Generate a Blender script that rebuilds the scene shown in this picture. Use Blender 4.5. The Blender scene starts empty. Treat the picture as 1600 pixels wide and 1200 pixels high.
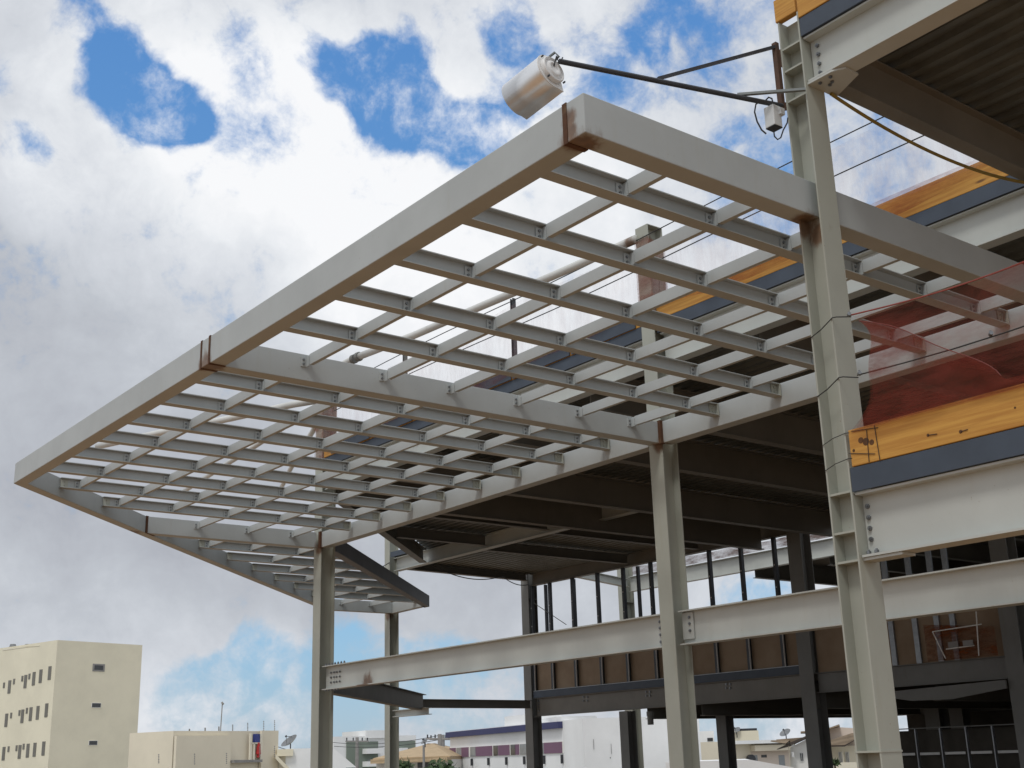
import bpy, math, random
from mathutils import Vector, Matrix
random.seed(7)
S = 4.0      # metres per layout unit
H = 3.0      # eye height above the ground
EYE = Vector((0, 0, H))
# rows: camera right, down, forward in layout axes (u along the facade, v into the building, z up)
CM = ((-0.61032427, 0.79158196, -0.0300379), (0.2488319, 0.15557811, -0.95596974), (0.75205516, 0.59092592, 0.29192394))
FPX = 1920.59
scene = bpy.context.scene
COL = scene.collection

def W(u, v, z):
    return Vector((v * S, u * S, z * S + H))

def ray(px, py):
    d = (px - 800, py - 600, FPX)
    return [sum(CM[i][j] * d[i] for i in range(3)) for j in range(3)]   # u,v,z

def at(px, py, D):
    """world point on the sight line at horizontal distance D metres"""
    u, v, z = ray(px, py); h = math.hypot(u, v)
    return Vector((v / h * D, u / h * D, z / h * D + H))

def onv(px, py, v0):
    u, v, z = ray(px, py); k = v0 / v
    return (u * k, v0, z * k)

def onz(px, py, z0):
    u, v, z = ray(px, py); k = z0 / z
    return (u * k, v * k, z0)

# ---------------------------------------------------------------- materials
class NT:
    def __init__(self, name):
        self.m = bpy.data.materials.new(name); self.m.use_nodes = True
        self.t = self.m.node_tree; self.n = self.t.nodes; self.l = self.t.links
        self.b = self.n['Principled BSDF']; self.out = self.n['Material Output']
        self.co = self.n.new('ShaderNodeNewGeometry').outputs['Position']
    def node(self, typ, **kw):
        x = self.n.new(typ)
        for k, v in kw.items(): setattr(x, k, v)
        return x
    def put(self, sock, v):
        if hasattr(v, 'is_output'): self.l.new(v, sock)
        else: sock.default_value = v
    def noise(self, scale, detail=4, rough=.55, vec=None, stretch=None):
        x = self.node('ShaderNodeTexNoise'); x.inputs['Scale'].default_value = scale
        x.inputs['Detail'].default_value = detail; x.inputs['Roughness'].default_value = rough
        src = vec or self.co
        if stretch:
            mp = self.node('ShaderNodeMapping'); mp.inputs['Scale'].default_value = stretch
            self.l.new(src, mp.inputs['Vector']); src = mp.outputs[0]
        self.l.new(src, x.inputs['Vector']); return x.outputs['Fac']
    def ramp(self, v, a, b, lo=0., hi=1.):
        x = self.node('ShaderNodeMapRange'); x.interpolation_type = 'SMOOTHSTEP'
        self.put(x.inputs[0], v)
        x.inputs[1].default_value = a; x.inputs[2].default_value = b
        x.inputs[3].default_value = lo; x.inputs[4].default_value = hi
        return x.outputs[0]
    def math(self, op, a, b=None, c=None):
        x = self.node('ShaderNodeMath', operation=op)
        self.put(x.inputs[0], a)
        if b is not None: self.put(x.inputs[1], b)
        if c is not None: self.put(x.inputs[2], c)
        return x.outputs[0]
    def mix(self, f, a, b):
        x = self.node('ShaderNodeMix', data_type='RGBA')
        self.put(x.inputs[0], f); self.put(x.inputs[6], a); self.put(x.inputs[7], b)
        return x.outputs[2]
    def dist(self, p):
        x = self.node('ShaderNodeVectorMath', operation='DISTANCE')
        self.l.new(self.co, x.inputs[0]); x.inputs[1].default_value = p
        return x.outputs['Value']
    def col(self, c): self.put(self.b.inputs['Base Color'], c)
    def bump(self, h, s=.2, d=.01):
        x = self.node('ShaderNodeBump'); x.inputs['Strength'].default_value = s; x.inputs['Distance'].default_value = d
        self.l.new(h, x.inputs['Height']); self.l.new(x.outputs[0], self.b.inputs['Normal'])

def rgba(c): return (c[0], c[1], c[2], 1)

def steel(name, c, rough=.5, var=.12, rust=None, metal=0., dust=.35):
    t = NT(name)
    c2 = tuple(x * (1 - var) for x in c); c3 = tuple(min(1, x * (1 + var * .6)) for x in c)
    n1 = t.noise(1.3, 6, .6); base = t.mix(t.ramp(n1, .3, .7), rgba(c2), rgba(c3))
    n2 = t.noise(3.0, 5, .65, stretch=(3., 3., .35))
    base = t.mix(t.ramp(n2, .55, .8, 0, dust), base, rgba((c[0] * .80, c[1] * .70, c[2] * .52)))
    n3 = t.noise(38, 3, .6)
    base = t.mix(t.ramp(n3, .70, .76, 0, .55), base, rgba((.20, .12, .06)))
    if rust:
        m = None
        for p, r in rust:
            d = t.dist(p)
            nn = t.math('MULTIPLY', t.math('SUBTRACT', t.noise(9, 5, .7, stretch=(1, 1, .45)), .5), r * 1.3)
            q = t.ramp(t.math('ADD', d, nn), r * .45, r, 1, 0)
            m = q if m is None else t.math('MAXIMUM', m, q)
        rc = t.mix(t.noise(14, 4), rgba((.05, .022, .010)), rgba((.24, .13, .06)))
        base = t.mix(t.math('MULTIPLY', m, .9), base, rc)
    t.col(base)
    t.b.inputs['Roughness'].default_value = rough; t.b.inputs['Metallic'].default_value = metal
    t.bump(t.noise(22, 3), .10, .004)
    return t.m

def plain(name, c, rough=.7, var=.12, scale=4, metal=0., c2=None, bump=0, spec=None):
    t = NT(name)
    b = c2 or tuple(x * (1 - var) for x in c)
    t.col(t.mix(t.ramp(t.noise(scale, 5, .6), .3, .7), rgba(c), rgba(b)))
    t.b.inputs['Roughness'].default_value = rough; t.b.inputs['Metallic'].default_value = metal
    if spec is not None: t.b.inputs['Specular IOR Level'].default_value = spec
    if bump: t.bump(t.noise(scale * 6, 4), bump, .01)
    return t.m

def rust_mat():
    t = NT('weld_rust')
    a = t.mix(t.noise(26, 5, .7), rgba((.035, .014, .007)), rgba((.13, .055, .022)))
    t.col(t.mix(t.ramp(t.noise(7, 4), .5, .75, 0, .6), a, rgba((.17, .11, .06))))
    t.b.inputs['Roughness'].default_value = .9; t.bump(t.noise(60, 4), .6, .004); return t.m

def timber_mat():
    t = NT('pine_timber')
    n = t.noise(7., 6, .6, stretch=(1, .16, 2.4))
    g2 = t.noise(13., 7, .7, stretch=(1, .07, 2.2))
    a = t.mix(t.ramp(g2, .35, .65), rgba((.44, .20, .032)), rgba((.58, .31, .06)))
    a = t.mix(t.ramp(n, .55, .8, 0, .7), a, rgba((.36, .15, .03)))
    v = t.node('ShaderNodeTexVoronoi'); v.inputs['Scale'].default_value = 1.7
    m2 = t.node('ShaderNodeMapping'); m2.inputs['Scale'].default_value = (.2, .55, 2.1)
    t.l.new(t.co, m2.inputs[0]); t.l.new(m2.outputs[0], v.inputs[0])
    a = t.mix(t.ramp(v.outputs['Distance'], .03, .085, .85, 0), a, rgba((.10, .04, .012)))
    t.col(a); t.b.inputs['Roughness'].default_value = .65; t.bump(n, .2, .004); return t.m

def net_mat(name, c, alpha, st=(1, .45, 1.6)):
    t = NT(name)
    tr = t.node('ShaderNodeBsdfTransparent'); df = t.node('ShaderNodeBsdfDiffuse'); tl = t.node('ShaderNodeBsdfTranslucent')
    for x in (df, tl): x.inputs['Color'].default_value = rgba(c)
    m1 = t.node('ShaderNodeMixShader'); m1.inputs[0].default_value = .5
    t.l.new(df.outputs[0], m1.inputs[1]); t.l.new(tl.outputs[0], m1.inputs[2])
    f = t.ramp(t.noise(2.6, 7, .72, stretch=st), .34, .72, alpha * .35, min(.97, alpha * 2.))
    m2 = t.node('ShaderNodeMixShader'); t.put(m2.inputs[0], f)
    t.l.new(tr.outputs[0], m2.inputs[1]); t.l.new(m1.outputs[0], m2.inputs[2]); t.l.new(m2.outputs[0], t.out.inputs[0])
    return t.m

def wall_mat(name, c, streak=.25, rough=.85):
    t = NT(name)
    a = t.mix(t.ramp(t.noise(.35, 6, .65), .3, .7), rgba(c), rgba(tuple(x * .9 for x in c)))
    a = t.mix(t.ramp(t.noise(.8, 6, .7, stretch=(1, 1, .12)), .56, .8, 0, streak), a, rgba(tuple(x * .6 for x in c)))
    t.col(a); t.b.inputs['Roughness'].default_value = rough; t.bump(t.noise(9, 4), .2, .01); return t.m

def tile_mat(name, c):
    t = NT(name)
    w = t.node('ShaderNodeTexWave', wave_type='BANDS', bands_direction='DIAGONAL'); w.inputs['Scale'].default_value = 3.2
    w.inputs['Distortion'].default_value = .6
    t.l.new(t.co, w.inputs[0])
    a = t.mix(w.outputs['Fac'], rgba(tuple(x * .72 for x in c)), rgba(c))
    a = t.mix(t.ramp(t.noise(2.2, 5, .7), .45, .75, 0, .6), a, rgba(tuple(x * .55 for x in c)))
    t.col(a); t.b.inputs['Roughness'].default_value = .9; return t.m

def glass_mat(name, c, rough=.15):
    t = NT(name); t.col(t.mix(t.noise(1.2, 2), rgba(c), rgba(tuple(x * .5 for x in c))))
    t.b.inputs['Roughness'].default_value = rough; return t.m

def wpt(u, v, z): return tuple(W(u, v, z))
RUST = [(wpt(1.405, 1.27, 1.0), .17), (wpt(1.405, 1.247, 1.04), .10), (wpt(1.405, 1.247, 1.02), .10), (wpt(1.387, 1.835, .985), .155), (wpt(1.375, 1.85, .97), .13),
        (wpt(2.875, 1.26, 1.0), .20), (wpt(2.86, 2.88, 1.0), .15), (wpt(5.22, 2.89, 1.0), .17),
        (wpt(2.885, 2.90, 1.75), .16), (wpt(5.22, 1.96, 1.0), .22), (wpt(7.42, 4.67, 1.0), .22)]
M = {}
M['canopy'] = steel('canopy_paint', (.40, .43, .43), .5, rust=RUST, dust=.15, var=.07)
M['column'] = steel('column_paint', (.36, .372, .322), .55, rust=RUST, dust=.25, var=.07)
M['girder'] = steel('girder_paint', (.47, .49, .462), .5, dust=.15, var=.07, rust=[(tuple(W(*onv(572, 1070, 2.915))), .26), (wpt(1.60, 2.89, .42), .05)])
M['frame'] = steel('shaded_frame_paint', (.18, .172, .152), .6, dust=.35)  # shade under the floors is put into this darker steel colour
M['dim'] = steel('dimmed_inner_paint', (.17, .17, .16), .6, dust=.4)  # inner steel, its interior shade put into the colour as well
M['primer'] = steel('primer_grey', (.13, .135, .155), .55, dust=.15)
M['band'] = plain('slate_edge_band', (.052, .070, .098), .6, .2, 3)
M['deck'] = plain('galvanised_deck', (.15, .16, .15), .5, .3, 2.5, metal=.35, bump=.15)
M['slab'] = plain('slab_concrete', (.16, .145, .12), .9, .25, 2, bump=.3)
M['timber'] = timber_mat()
M['rust'] = rust_mat()
M['rustdark'] = plain('rusty_angle', (.06, .035, .025), .8, .4, 10, c2=(.10, .05, .03))
M['bolt'] = plain('zinc_bolt', (.25, .26, .27), .4, .3, 30, metal=.8)
M['black'] = plain('black_rubber', (.02, .02, .022), .5, .2, 10)
M['wire'] = plain('steel_wire', (.05, .05, .05), .5, .2, 10, metal=.5)
M['rednet'] = net_mat('red_net', (.36, .09, .07), .24)
M['rednet2'] = net_mat('red_net_folded', (.30, .065, .045), .30)
M['pinknet'] = net_mat('faint_net', (.62, .46, .48), .12, (1, 1.6, .4))
M['orangenet'] = net_mat('orange_sheet', (.28, .08, .025), .62)
M['stud'] = plain('galvanised_stud', (.30, .32, .34), .4, .2, 8, metal=.5)
M['darkstud'] = plain('dark_stud', (.035, .04, .05), .5, .3, 8)
M['board'] = plain('brown_board', (.30, .225, .155), .85, .18, 1.5, c2=(.24, .17, .11), bump=.1)
M['shade'] = plain('shaded_bay_wall', (.07, .062, .05), .9, .3, 2, bump=.3)  # near-black colour stands in for the shade inside the bay
M['alu'] = plain('polished_aluminium', (.88, .88, .88), .38, .04, 6, metal=1.)
M['cap'] = plain('white_cast_cap', (.74, .74, .73), .4, .08, 20)
M['arm'] = plain('dark_arm_paint', (.035, .038, .045), .45, .3, 12)
M['greybar'] = plain('grey_bar', (.16, .18, .18), .5, .2, 12)
M['pvc'] = plain('pale_plastic', (.62, .64, .64), .4, .1, 12)
M['pipe'] = steel('pipe_paint', (.60, .61, .59), .45, rust=[(wpt(2.93, 2.87, 1.76), .14)])
M['hose'] = plain('yellow_hose', (.30, .21, .03), .5, .25, 8)
M['cream'] = wall_mat('cream_render', (.82, .765, .60), .05)
M['cream2'] = wall_mat('cream_render_side', (.84, .79, .65), .05)
M['beige'] = wall_mat('beige_render', (.80, .73, .58), .10)
M['white'] = wall_mat('white_render', (.86, .87, .87), .08)
M['offw'] = wall_mat('offwhite_render', (.80, .79, .75), .15)
M['pinkw'] = wall_mat('pinkish_render', (.68, .59, .51), .15)
M['green'] = wall_mat('sage_render', (.20, .24, .20), .1)
M['navy'] = wall_mat('navy_band', (.05, .055, .14), .1)
M['purple'] = wall_mat('purple_panel', (.20, .11, .17), .1)
M['pane'] = glass_mat('dark_pane', (.07, .075, .08))
M['paleg'] = glass_mat('pale_pane', (.35, .38, .40))
M['wframe'] = plain('pale_window_frame', (.68, .68, .66), .5, .1, 6)
M['slot'] = glass_mat('slot_shutter', (.22, .21, .18), .5)
M['tile'] = tile_mat('clay_tiles', (.56, .42, .26))
M['tile2'] = tile_mat('brown_tiles', (.36, .28, .20))
M['eave'] = plain('dark_eave', (.07, .055, .045), .8, .2, 4)
M['pole'] = plain('pole_concrete', (.30, .29, .28), .85, .2, 3)
M['blue'] = plain('blue_plastic', (.03, .05, .25), .4, .2, 6)
M['red'] = plain('red_cloth', (.50, .03, .03), .7, .3, 6)
M['leaf'] = plain('leaves', (.055, .10, .03), .7, .5, 3)
M['bark'] = plain('bark', (.12, .08, .05), .9, .3, 8)
M['dish'] = plain('dish_grey', (.22, .23, .24), .5, .2, 4)

# ---------------------------------------------------------------- mesh helpers
class MB:
    def __init__(self): self.v = []; self.f = []
    def add(self, vs, fs):
        o = len(self.v); self.v += [tuple(x) for x in vs]; self.f += [tuple(i + o for i in f) for f in fs]
    def prism(self, pts, z0, z1):
        """plan polygon in (u,v) extruded between heights, layout units"""
        n = len(pts); vs = [W(u, v, z0) for u, v in pts] + [W(u, v, z1) for u, v in pts]
        self.add(vs, [tuple(range(n))[::-1], tuple(range(n, 2 * n))] + [(i, (i + 1) % n, n + (i + 1) % n, n + i) for i in range(n)])
    def box(self, u0, u1, v0, v1, z0, z1): self.prism([(u0, v0), (u1, v0), (u1, v1), (u0, v1)], z0, z1)
    def wbox(self, c, ax, ay, az):
        """world box from centre and three half vectors"""
        c = Vector(c); vs = []
        for k in (-1, 1):
            for i, j in ((-1, -1), (1, -1), (1, 1), (-1, 1)): vs.append(c + ax * i + ay * j + az * k)
        self.add(vs, [(3, 2, 1, 0), (4, 5, 6, 7), (0, 1, 5, 4), (1, 2, 6, 5), (2, 3, 7, 6), (3, 0, 4, 7)])
    def quad_prism(self, pts, off):
        n = len(pts); a = [Vector(p) for p in pts]; b = [p + off for p in a]
        self.add(a + b, [tuple(range(n))[::-1], tuple(range(n, 2 * n))] + [(i, (i + 1) % n, n + (i + 1) % n, n + i) for i in range(n)])
    def tube(self, pts, r, n=10, cap=True):
        pts = [Vector(p) for p in pts]; rings = []; ref = None
        for i, p in enumerate(pts):
            d = (pts[min(i + 1, len(pts) - 1)] - pts[max(i - 1, 0)]).normalized()
            if ref is None: ref = d.orthogonal().normalized()
            x = (ref - d * ref.dot(d)).normalized(); y = d.cross(x); ref = x
            rr = r[i] if isinstance(r, (list, tuple)) else r
            rings.append([p + (x * math.cos(2 * math.pi * k / n) + y * math.sin(2 * math.pi * k / n)) * rr for k in range(n)])
        vs = [q for g in rings for q in g]; fs = []
        for i in range(len(rings) - 1):
            for k in range(n):
                a = i * n + k; b = i * n + (k + 1) % n; fs.append((a, b, b + n, a + n))
        if cap: fs += [tuple(range(n))[::-1], tuple(range(len(vs) - n, len(vs)))]
        self.add(vs, fs)
    def hexbolt(self, c, nrm, r, h):
        nrm = Vector(nrm).normalized(); self.tube([Vector(c), Vector(c) + nrm * h], r, 6)
    def build(self, name, mat, parent=None, bevel=0, smooth=False, **props):
        me = bpy.data.meshes.new(name); me.from_pydata(self.v, [], self.f); me.materials.append(mat)
        import bmesh
        bm = bmesh.new(); bm.from_mesh(me); bmesh.ops.recalc_face_normals(bm, faces=bm.faces); bm.to_mesh(me); bm.free()
        if smooth:
            for p in me.polygons: p.use_smooth = True
        o = bpy.data.objects.new(name, me); COL.objects.link(o)
        if parent: o.parent = parent; o.matrix_parent_inverse = Matrix.Translation(parent.location).inverted() if parent.type == 'EMPTY' else Matrix.Identity(4)
        if bevel:
            b = o.modifiers.new('edge', 'BEVEL'); b.width = bevel; b.segments = 2; b.limit_method = 'ANGLE'
        for k, v in props.items(): o[k] = v
        return o

def thing(name, label, cat, loc=(0, 0, 0), group=None):
    o = bpy.data.objects.new(name, None); COL.objects.link(o); o.location = loc; o['label'] = label; o['category'] = cat
    if group: o['group'] = group
    o.empty_display_size = .2
    return o
def tag(o, label, cat, group=None):
    o['label'] = label; o['category'] = cat
    if group: o['group'] = group
    return o
def one(mb, name, mat, label, cat, group=None, **kw): return tag(mb.build(name, mat, None, **kw), label, cat, group)

def ibeam(mb, p, q, z0, z1, w, tf=.003, tw=.0022):
    """I section along the plan line p-q (layout units) between z0 and z1"""
    p = Vector(p); q = Vector(q); d = (q - p).normalized(); n = Vector((-d.y, d.x))
    def strip(h, a, b): mb.prism([tuple(p + n * h), tuple(q + n * h), tuple(q - n * h), tuple(p - n * h)], a, b)
    strip(w / 2, z0, z0 + tf); strip(w / 2, z1 - tf, z1); strip(tw / 2, z0 + tf, z1 - tf)

def hcol(mb, u0, u1, v0, v1, z0, z1, flange='v', t=.0035):
    """H column; flange='u' : flanges face along u, the open side faces -v"""
    if flange == 'u':
        mb.box(u0, u0 + t, v0, v1, z0, z1); mb.box(u1 - t, u1, v0, v1, z0, z1)
        c = (v0 + v1) / 2; mb.box(u0 + t, u1 - t, c - t / 2, c + t / 2, z0, z1)
    else:
        mb.box(u0, u1, v0, v0 + t, z0, z1); mb.box(u0, u1, v1 - t, v1, z0, z1)
        c = (u0 + u1) / 2; mb.box(c - t / 2, c + t / 2, v0 + t, v1 - t, z0, z1)

# ---------------------------------------------------------------- ground
def ground():
    t = NT('sandy_ground')
    a = t.mix(t.ramp(t.noise(.06, 8, .6), .35, .65), rgba((.35, .20, .095)), rgba((.29, .17, .085)))
    a = t.mix(t.ramp(t.noise(1.5, 6, .7), .5, .75, 0, .6), a, rgba((.40, .27, .15)))
    far = t.mix(t.ramp(t.noise(.02, 5, .6), .4, .6), rgba((.26, .25, .23)), rgba((.34, .32, .28)))
    dd_ = t.math('ADD', t.dist((10, 8, 0)), t.math('MULTIPLY', t.noise(.05, 4), 16))
    a = t.mix(t.ramp(dd_, 38, 52), a, far)
    t.col(a); t.b.inputs['Roughness'].default_value = .95; t.bump(t.noise(3, 6), .5, .05)
    mb = MB(); R = 1500; n = 24
    vs = []; fs = []
    for i in range(n + 1):
        for j in range(n + 1):
            x = -R + 2 * R * i / n; y = -R + 2 * R * j / n
            vs.append((x, y, 0))
    for i in range(n):
        for j in range(n):
            a0 = i * (n + 1) + j; fs.append((a0, a0 + n + 1, a0 + n + 2, a0 + 1))
    mb.add(vs, fs); mb.build('ground', t.m, kind='structure')
ground()

ZG = -H / S     # ground level in layout units
ZF = -.525      # ground floor slab top

# ---------------------------------------------------------------- steel canopy
FV0, FV1 = 1.247, 1.292
KO = -3.254; KI = KO + .0636      # outer diagonal: v = u + K
JO = -2.319; JI = -2.255          # inner diagonal
ZB, ZT = 1.0, 1.075
canopy = thing('steel_canopy', 'pale grey steel canopy of box beams and crossed purlins projecting from the building', 'canopy', W(2.9, 2.9, 1.0))
def cbeam(name, pts, z0=ZB, z1=ZT, mat='canopy', label=None):
    mb = MB(); mb.prism(pts, z0, z1); o = mb.build(name, M[mat], canopy, bevel=.007)
    if label: o['label'] = label
    return o
def seam(pts, z0=ZB - .0012, z1=ZT + .0012):
    mb = MB(); mb.prism(pts, z0, z1); return mb.build('weld_seam', M['rust'], canopy)
cbeam('fascia_beam', [(1.418, FV0), (2.846, FV0), (2.846, FV1), (1.418, FV1)])
cbeam('fascia_beam', [(2.902, FV0), (FV0 - KO, FV0), (FV1 - KI, FV1), (2.902, FV1)])
cbeam('end_beam', [(1.367, FV0 - .0005), (1.412, FV0 - .0005), (1.412, 1.856), (1.367, 1.856)], label='near end beam running into the tall column')
cbeam('end_beam', [(1.367, 1.862), (1.412, 1.862), (1.412, 2.868), (1.367, 2.868)], mat='canopy')
cbeam('cross_beam', [(2.851, FV0 - .0005), (2.897, FV0 - .0005), (2.897, 2.868), (2.851, 2.868)])
cbeam('cross_beam', [(5.211, 5.211 + KI + .001), (5.256, 5.256 + KI + .001), (5.256, 2.868), (5.211, 2.868)])
cbeam('diagonal_beam', [(FV0 - KO + .0005, FV0), (7.405, 7.405 + KO), (7.405, 7.405 + KI), (FV1 - KI, FV1 + .0005)], label='outer diagonal edge beam at the pointed end')
cbeam('diagonal_beam', [(5.262, 5.262 + JO), (4.69 - JO, 4.69), (4.69 - JI, 4.69), (5.262, 5.262 + JI)], mat='primer', label='inner diagonal beam with dark primer and cut end')
cbeam('end_beam', [(7.36, 7.36 + KI + .001), (7.405, 7.405 + KI + .001), (7.405, 4.655), (7.36, 4.655)], label='far end beam')
cbeam('end_beam', [(4.672 - JI - .02, 4.625), (7.395, 4.660), (7.395, 4.702), (4.69 - JI + .03, 4.672)], label='short beam joining far column and diagonal')
cbeam('wall_beam', [(.55, 2.87), (2.848, 2.87), (2.848, 2.915), (.55, 2.915)])
cbeam('wall_beam', [(2.914, 2.87), (5.196, 2.885), (5.196, 2.93), (2.914, 2.915)])
# rusty site welds
seam([(1.411, FV0 - .0016), (1.422, FV0 - .0016), (1.422, FV1), (1.411, FV1)])
seam([(2.8445, FV0 - .0018), (2.8535, FV0 - .0018), (2.8535, FV1), (2.8445, FV1)])
seam([(2.8945, FV0 - .0018), (2.9035, FV0 - .0018), (2.9035, FV1), (2.8945, FV1)])
seam([(5.204, 5.206 + KI), (5.260, 5.262 + KI), (5.256, 5.262 + KI + .012), (5.211, 5.206 + KI + .014)])

def outer_v(u): return max(FV1, u + KI)
def inner_v(u): return 2.868 if u < 5.2 else min(u + JO, 4.63)
PZ0, PZ1 = 1.035, 1.0735
PU_AB = [1.58, 1.83, 2.085, 2.34, 2.597]
PU_BC = [3.12, 3.373, 3.631, 3.887, 4.142, 4.395, 4.646, 4.903]
PU_CD = [5.38, 5.65, 5.93, 6.21, 6.49, 6.76, 7.03]
for u in PU_AB + PU_BC + PU_CD:
    mb = MB(); a, b = outer_v(u), inner_v(u)
    ibeam(mb, (u, a), (u, b), PZ0, PZ1, .031, .0024, .002)
    p = mb.build('purlin', M['canopy'], canopy)
    mb = MB()                                        # bolted end cleat on the wall side
    mb.box(u - .0042, u - .0012, b - .030, b - .002, PZ0 + .0035, PZ1 - .0035)
    mb.box(u - .017, u + .010, b - .0035, b - .0005, PZ0 - .002, PZ1 - .001)
    for k in (0, 1): mb.hexbolt(W(u - .0042, b - .017, PZ0 + .012 + .014 * k), (0, -1, 0), .012, .012)
    mb.build('end_cleat', M['column'], p)
    if u > 4.46:
        mb = MB(); mb.box(u - .0042, u - .0012, a + .002, a + .03, PZ0 + .0035, PZ1 - .0035)
        for k in (0, 1): mb.hexbolt(W(u - .0042, a + .017, PZ0 + .012 + .014 * k), (0, -1, 0), .012, .012)
        mb.build('end_cleat', M['column'], p)
CV = [1.53, 1.78, 2.012, 2.262, 2.51, 2.738, 3.0, 3.25, 3.5, 3.75, 4.0, 4.25, 4.48]
lines = [1.412] + PU_AB + [2.851]
segs = list(zip(lines[:-1], lines[1:])) + list(zip([2.897] + PU_BC, PU_BC + [5.211])) + list(zip([5.256] + PU_CD, PU_CD + [7.36]))
bars = []
for ua, ub in segs:
    box_b = ub in (2.851, 5.211, 7.36); box_a = ua in (1.412, 2.897, 5.256)
    for v in CV:
        um = (ua + ub) / 2
        if v < outer_v(ub) + .01 or v > inner_v(ua) - .02: continue
        bars.append((ua + (.0 if box_a else .0015), ub - (.0 if box_b else .0015), v, box_a, box_b))
def crossbar(mb, a, b, v):
    # channel set a little above the purlin bottom flange, its flanges stop short of the purlins
    mb.box(a, b, v, v + .002, PZ0 + .009, PZ1 - .0032)
    mb.box(a + .016, b - .016, v, v + .012, PZ0 + .0072, PZ0 + .009)
    mb.box(a + .016, b - .016, v, v + .012, PZ1 - .0032, PZ1 - .0012)
def cleat(mb, a, b, v, which=(0, 1)):
    for i_ in which:
        x, s = ((a, 1), (b, -1))[i_]
        mb.box(min(x, x + s * .003), max(x, x + s * .003), v - .019, v - .0005, PZ0 + .0035, PZ1 - .008)
        mb.box(min(x + s * .003, x + s * .016), max(x + s * .003, x + s * .016), v - .0025, v - .0004, PZ0 + .0035, PZ1 - .008)
        for k in (0, 1): mb.hexbolt(W(x + s * .003, v - .011, PZ0 + .0105 + .0125 * k), (0, s, 0), .0135, .012)
def boltmat(o):
    o.data.materials.append(M['bolt'])
    for k_, p_ in enumerate(o.data.polygons):
        if k_ >= 12: p_.material_index = 1
rest = MB()
for i, (a, b, v, ba, bb) in enumerate(bars):
    if i < 100:
        mb = MB(); crossbar(mb, a, b, v); o = mb.build('crossbar', M['canopy'], canopy)
        for w_ in (0, 1):
            mb = MB(); cleat(mb, a, b, v, (w_,)); c_ = mb.build('bolted_cleat', M['canopy'], o); boltmat(c_)
    else:
        crossbar(rest, a, b, v); cleat(rest, a, b, v)
if rest.v: rest.build('crossbar', M['canopy'], canopy, kind='stuff')

# ---------------------------------------------------------------- building frame
frame = thing('building_frame', 'unfinished steel framed building with H columns, girders and metal deck floors', 'building', W(2.9, 6.0, ZG))
def col(name_label, u0, u1, v0, v1, z1, fl, mat='column', ztube=None, zb=None, stiff=(), z0=ZG):
    mb = MB(); hcol(mb, u0, u1, v0, v1, z0, z1, fl)
    o = mb.build('column', M[mat], frame)
    if name_label: o['label'] = name_label
    if ztube:
        mb = MB(); hcol(mb, u0, u1, v0, v1, z1 + .0005, ztube, fl); mb.box(u0, u1, v0, v1, ztube, ztube + .003)
        mb.build('upper_column', M[mat], o)
    for zs in stiff:
        mb = MB(); t = .0035; c = (v0 + v1) / 2
        if fl == 'u':
            mb.box(u0 + t, u1 - t, v0 + .001, c - t / 2, zs - .002, zs + .002)
        else:
            mb.box(u0 + .001, (u0 + u1) / 2 - t / 2, v0 + t, v1 - t, zs - .002, zs + .002)
        mb.build('stiffener', M[mat], o)
    return o
c1 = col('nearest tall column with stiffener plates, beside the orange timber', 1.345, 1.398, 1.83, 1.888, 1.446, 'u', stiff=(1.38, 1.329, 1.26, .446, .374, .321))
mb = MB(); mb.box(1.3438, 1.3992, 1.829, 1.889, -.006 - .0016, -.006 + .0016); mb.build('weld_seam', M['column'], c1)
c2 = col('middle column under the canopy beam joint', 2.850, 2.912, 2.872, 2.945, .9985, 'v', ztube=1.803)
c3 = col('left column under the canopy corner', 5.20, 5.27, 2.888, 2.965, .9985, 'v', ztube=1.79)
c4 = col('far column carrying the pointed end of the canopy', 7.40, 7.465, 4.66, 4.735, .9985, 'v', ztube=1.60)
for c, u, v0, v1 in ((c2, 2.850, 2.872, 2.945), (c3, 5.20, 2.888, 2.965), (c4, 7.40, 4.66, 4.735)):
    mb = MB(); mb.box(u - .011, u + .004, v0 - .014, v0 + .004, .9975, 1.0772); mb.build('weld_seam', M['rust'], c)
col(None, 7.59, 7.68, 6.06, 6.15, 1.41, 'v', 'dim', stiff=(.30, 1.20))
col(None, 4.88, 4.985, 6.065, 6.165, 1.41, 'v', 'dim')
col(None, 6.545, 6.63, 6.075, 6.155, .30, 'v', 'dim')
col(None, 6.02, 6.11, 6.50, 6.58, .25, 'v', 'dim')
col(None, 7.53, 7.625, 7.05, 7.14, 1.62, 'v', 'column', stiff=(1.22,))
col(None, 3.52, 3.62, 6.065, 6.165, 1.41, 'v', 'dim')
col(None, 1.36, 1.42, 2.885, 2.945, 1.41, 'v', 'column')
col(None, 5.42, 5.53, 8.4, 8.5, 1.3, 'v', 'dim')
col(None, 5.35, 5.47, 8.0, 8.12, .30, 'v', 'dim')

def girder(p, q, z0, z1, w=.046, mat='girder', label=None, tf=.0042, name='girder'):
    mb = MB(); ibeam(mb, p, q, z0, z1, w, tf); o = mb.build(name, M[mat], frame)
    if label: o['label'] = label
    return o
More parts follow.
